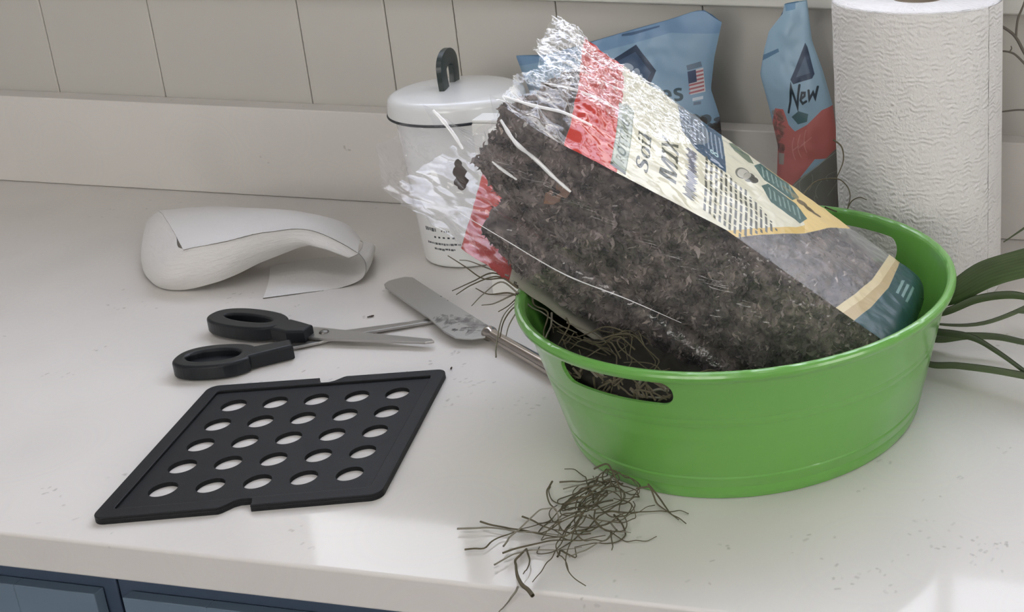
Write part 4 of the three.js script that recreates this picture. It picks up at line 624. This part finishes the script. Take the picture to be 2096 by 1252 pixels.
// ------------------------------------------------------------------ roots, leaves, twigs
const rootMat = std({ color: '#7d786a', roughness: 0.9 }), darkRoot = std({ color: '#59523f', roughness: 0.9 });
const wig = (pts, a) => { const o = []; for (let i = 0; i < pts.length - 1; i++) { o.push(pts[i]); o.push(pts[i].clone().lerp(pts[i + 1], 0.5).add(V(rr(-a, a), rr(0, a) * 0.6, rr(-a, a)))); } o.push(pts[pts.length - 1]); return o; };
{
  const t = thing('root_ball', 'dark root ball in the tub under the bag, roots spilling over the rim', 'root ball');
  const top = (x, z) => { const low = 0.108 + (x + 0.257) * -0.695 - 0.012; let y = z < 0.405 ? Math.min(low, 0.085) : lerp(Math.min(low, 0.085), 0.086 - 0.42 * Math.max(0, x + 0.16), sstep(0.405, 0.425, z)); return Math.max(0.006, y); };
  const core = grid((u, v) => {
    const a = lerp(62, 232, u) * Math.PI / 180; let r = Math.min(1, v / 0.8); const k = v > 0.8 ? (v - 0.8) / 0.2 : 0;
    const f = (rad) => [TUB.x + Math.cos(a) * rad * TUB.sx, TUB.z + Math.sin(a) * rad * TUB.sz];
    let rad = r * 0.1325, [x, z] = f(rad), y = top(x, z) + 0.004 * fbm(x * 90, 0, z * 90, 3) - 0.012 * r ** 6; y = Math.max(0.005, y);
    const edge = tubR(Math.max(0.004, y)) - 0.0075; if (rad > edge) { rad = edge; [x, z] = f(rad); }
    if (k > 0) { const yb = y * (1 - k) + 0.005 * k, rb = Math.min(rad, tubR(yb) - 0.0075) + 0.0012 * noise(a * 20, yb * 200, 0); [x, z] = f(rb); y = yb; }
    return V(x, y, z);
  }, 120, 60);
  part('root_core', core, std({ color: '#24221c', roughness: 1 }), t);
  for (const p of OV) part('root', tube(cm(p), rr(0.0006, 0.0008), 0.00035, 0, 6), rnd() < 0.5 ? rootMat : darkRoot, t);
  for (const p of BK) part('root', tube(cm(p), 0.0007, 0.0004, 0, 6), darkRoot, t);
  for (const p of SL) part('root', tube(cm(p), 0.0012, 0.0007, 0, 6), rootMat, t);
  const fine = [];
  for (let i = 0; i < 44; i++) {                                 // fine tangle over the core
    const a = rr(80, 215) * Math.PI / 180, r = rr(0.06, 0.128); let x = TUB.x + Math.cos(a) * r, z = TUB.z + Math.sin(a) * r; const pts = []; let h = rr(0, 6.28);
    for (let k = 0; k < 6; k++) { pts.push(V(x, top(x, z) + rr(0.001, 0.009), z)); h += rr(-0.9, 0.9); x += Math.cos(h) * 0.011; z += Math.sin(h) * 0.011; const q = Math.hypot((x - TUB.x), (z - TUB.z)); if (q > 0.131) { x = TUB.x + (x - TUB.x) * 0.131 / q; z = TUB.z + (z - TUB.z) * 0.131 / q; } }
    if (pts.every((p) => p.x < -0.05)) fine.push(tube(pts, rr(0.0004, 0.0007), 0.0003, 14, 5));
  }
  for (let i = 0; i < 24; i++) { const a = rr(86, 124) * Math.PI / 180, y0 = rr(0.072, 0.09), pts = []; let y = y0, b = a; for (let k = 0; k < 4; k++) { const R = tubR(y) - rr(0.005, 0.009); pts.push(V(TUB.x + Math.cos(b) * R * TUB.sx, y, TUB.z + Math.sin(b) * R * TUB.sz)); y = clamp(y + rr(-0.012, 0.012), 0.06, 0.092); b += rr(-0.09, 0.09); } fine.push(tube(pts, 0.0008, 0.0005, 12, 5)); }
  const f = part('fine_roots', mergeGeometries(fine), darkRoot, t); f.userData.kind = 'stuff';
}
{
  const t = thing('root_clump', 'tangled clump of thin brown roots on the counter in front of the tub', 'roots');
  const outside = ([x, y, z]) => { const dx = x / 100 - TUB.x, dz = z / 100 - TUB.z, q = Math.hypot(dx / TUB.sx, dz / TUB.sz), m = tubR(Math.max(0, y / 100)) + 0.0022; return q < m ? [(TUB.x + dx * m / q) * 100, y, (TUB.z + dz * m / q) * 100] : [x, y, z]; };
  CL.forEach((p, i) => part('root', tube(wig(cm(p.map(outside)), 0.0006), i === 7 ? 0.0006 : rr(0.0005, 0.0007), i === 7 ? 0.0012 : 0.0003, p.length * 7, 6), i % 3 ? darkRoot : rootMat, t));
  const fine = [];
  for (let i = 0; i < 40; i++) {                                  // the dense middle of the tangle: long looping hair roots
    let x = -0.157 + rr(-0.016, 0.010), z = 0.504 + rr(-0.028, 0.026), h = rr(0, 6.28), k = rr(-0.5, 0.5); const pts = [], y0 = rr(0.001, 0.015);
    for (let q = 0; q < 10; q++) {
      pts.push(V(x, Math.max(0.0007, y0 * Math.max(0.05, 1 - ((x + 0.157) / 0.03) ** 2) + rr(-0.001, 0.002)), z));
      const e = ((x + 0.16) / 0.026) ** 2 + ((z - 0.507) / 0.036) ** 2; if (e > 1) { const w = Math.atan2(0.507 - z, -0.16 - x); h += 0.55 * Math.sin(w - h); }
      k = clamp(k + rr(-0.3, 0.3), -0.7, 0.7); h += k; x += Math.cos(h) * 0.0062; z += Math.sin(h) * 0.0062; const g = Math.hypot(x - TUB.x, z - TUB.z); if (g < 0.131) { x = TUB.x + (x - TUB.x) * 0.131 / g; z = TUB.z + (z - TUB.z) * 0.131 / g; }
    }
    fine.push(tube(pts, rr(0.0004, 0.00062), 0.00028, 40, 5));
  }
  const f = part('fine_roots', mergeGeometries(fine), darkRoot, t); f.userData.kind = 'stuff';
}
{
  const t = thing('uprooted_plant', 'dark green plant lying behind the tub with long strap leaves reaching right', 'plant');
  const leafTex = dataTex(64, 256, (u, v) => { const k = 0.92 + 0.04 * Math.sin(u * 60) + 0.1 * noise(u * 8, v * 6, 0); return [0.37 * k, 0.43 * k, 0.29 * k]; }, 1, 1, true);
  const lm = phy({ map: leafTex, roughness: 0.42, clearcoat: 0.2 });
  const leaf = (pts, wf, tilt) => { const c = new THREE.CatmullRomCurve3(cm(pts)); return sheet((u, v) => { const P = c.getPointAt(v), T = c.getTangentAt(v), sd = V(0, Math.cos(tilt), Math.sin(tilt)); sd.addScaledVector(T, -sd.dot(T)).normalize(); const n = new THREE.Vector3().crossVectors(T, sd), w = wf(v), a = (u - 0.5) * 2; return P.addScaledVector(sd, a * w).addScaledVector(n, -0.25 * w * (1 - a * a)); }, 10, 50, 0.0006); };
  part('leaf', leaf(LF.W, (v) => 0.006 + 0.0065 * sstep(0, 0.6, v), 0.3), lm, t, 'broad strap leaf');
  part('leaf', leaf(LF.B, (v) => 0.0022 + 0.0022 * Math.sin(v * 3), 0.5), lm, t);
  part('leaf', leaf(LF.C, (v) => 0.004 * (1 - 0.5 * v) + 0.001, 0.5), lm, t);
  part('leaf', leaf(LF.D, (v) => 0.0052 - 0.0024 * v, 0.4), lm, t);
  part('leaf', leaf(LF.E, (v) => 0.0034 + 0.0018 * v, 0.5), lm, t);
  part('leaf', leaf([[14.0, 8.4, 29.5], [11.6, 6.9, 29], [8.4, 5.25, 27.5], [7.4, 5.0, 27.0]], (v) => 0.0072 * (1 - v ** 3) + 0.0003, 0.8), lm, t, 'leaf tip pointing left');
  part('leaf', leaf([[-2, 1.8, 23.5], [3.0, 1.0, 22], [7.5, 2.5, 14.5], [6.4, 3.8, 11.2], [5.2, 4.2, 10.2], [4.4, 3.8, 10], [3.6, 3.2, 10]].slice(0, 1).concat([[5.0, 1.2, 21], [14, 6, 15], [10.9, 8.7, 10.5], [6.4, 5.2, 10], [5.0, 4.1, 10], [4.6, 3.8, 10]]), (v) => 0.0005 + 0.0042 * Math.sin(v * 3.1), 0.6), lm, t);
  const crown = new THREE.SphereGeometry(0.016, 24, 16); { const p = crown.attributes.position; for (let i = 0; i < p.count; i++) { const k = 1 + 0.2 * noise(p.getX(i) * 150, p.getY(i) * 150, p.getZ(i) * 150); p.setXYZ(i, p.getX(i) * k * 1.3, Math.max(-0.015, p.getY(i) * k), p.getZ(i) * k); } crown.computeVertexNormals(); crown.translate(-0.02, 0.0152, 0.222); }
  part('crown', crown, std({ color: '#5d5a41', roughness: 0.8 }), t);
}
{
  const t = thing('bare_twig', 'thin bare brown twig leaning against the wall right of the paper towel roll', 'twig');
  const m = std({ color: '#6b655c', roughness: 0.9 });
  part('branch', tube([V(0.029, 0.226, 0.03), V(0.045, 0.2155, 0.03), V(0.055, 0.199, 0.03), V(0.071, 0.171, 0.03), V(0.095, 0.12, 0.033), V(0.12, 0.06, 0.04), V(0.14, 0.001, 0.05)], 0.0014, 0.0028, 60, 8), m, t);
  part('branch', tube([V(0.047, 0.2125, 0.03), V(0.0475, 0.222, 0.03), V(0.049, 0.232, 0.03), V(0.054, 0.245, 0.03), V(0.060, 0.268, 0.03)], 0.0012, 0.0008, 0, 8), m, t);
  part('branch', tube([V(0.029, 0.2, 0.03), V(0.042, 0.199, 0.03), V(0.051, 0.193, 0.03), V(0.0712, 0.171, 0.03)], 0.0008, 0.0015, 0, 8), m, t);
  part('branch', tube([V(0.041, 0.199, 0.03), V(0.043, 0.2025, 0.03), V(0.0425, 0.205, 0.03)], 0.0008, 0.0005, 0, 6), m, t);
  part('branch', tube([V(0.030, 0.1405, 0.03), V(0.039, 0.1422, 0.03), V(0.055, 0.144, 0.03), V(0.085, 0.142, 0.031)], 0.0007, 0.0012, 0, 8), m, t);
}
chip('soil_crumb', 'tiny dark crumb on the counter left of the knife blade', V(-0.481, 0.0012, 0.262), 0.0028, -0.9, chipMat, 'crumb').rotation.set(-1.5, 0, -0.9);
chip('soil_crumb', 'tiny dark crumb on the counter between the black plate and the tub', V(-0.36, 0.0011, 0.337), 0.0018, 0.3, chipMat, 'crumb').rotation.set(-1.5, 0, 0.3);

renderer.render(scene, camera);
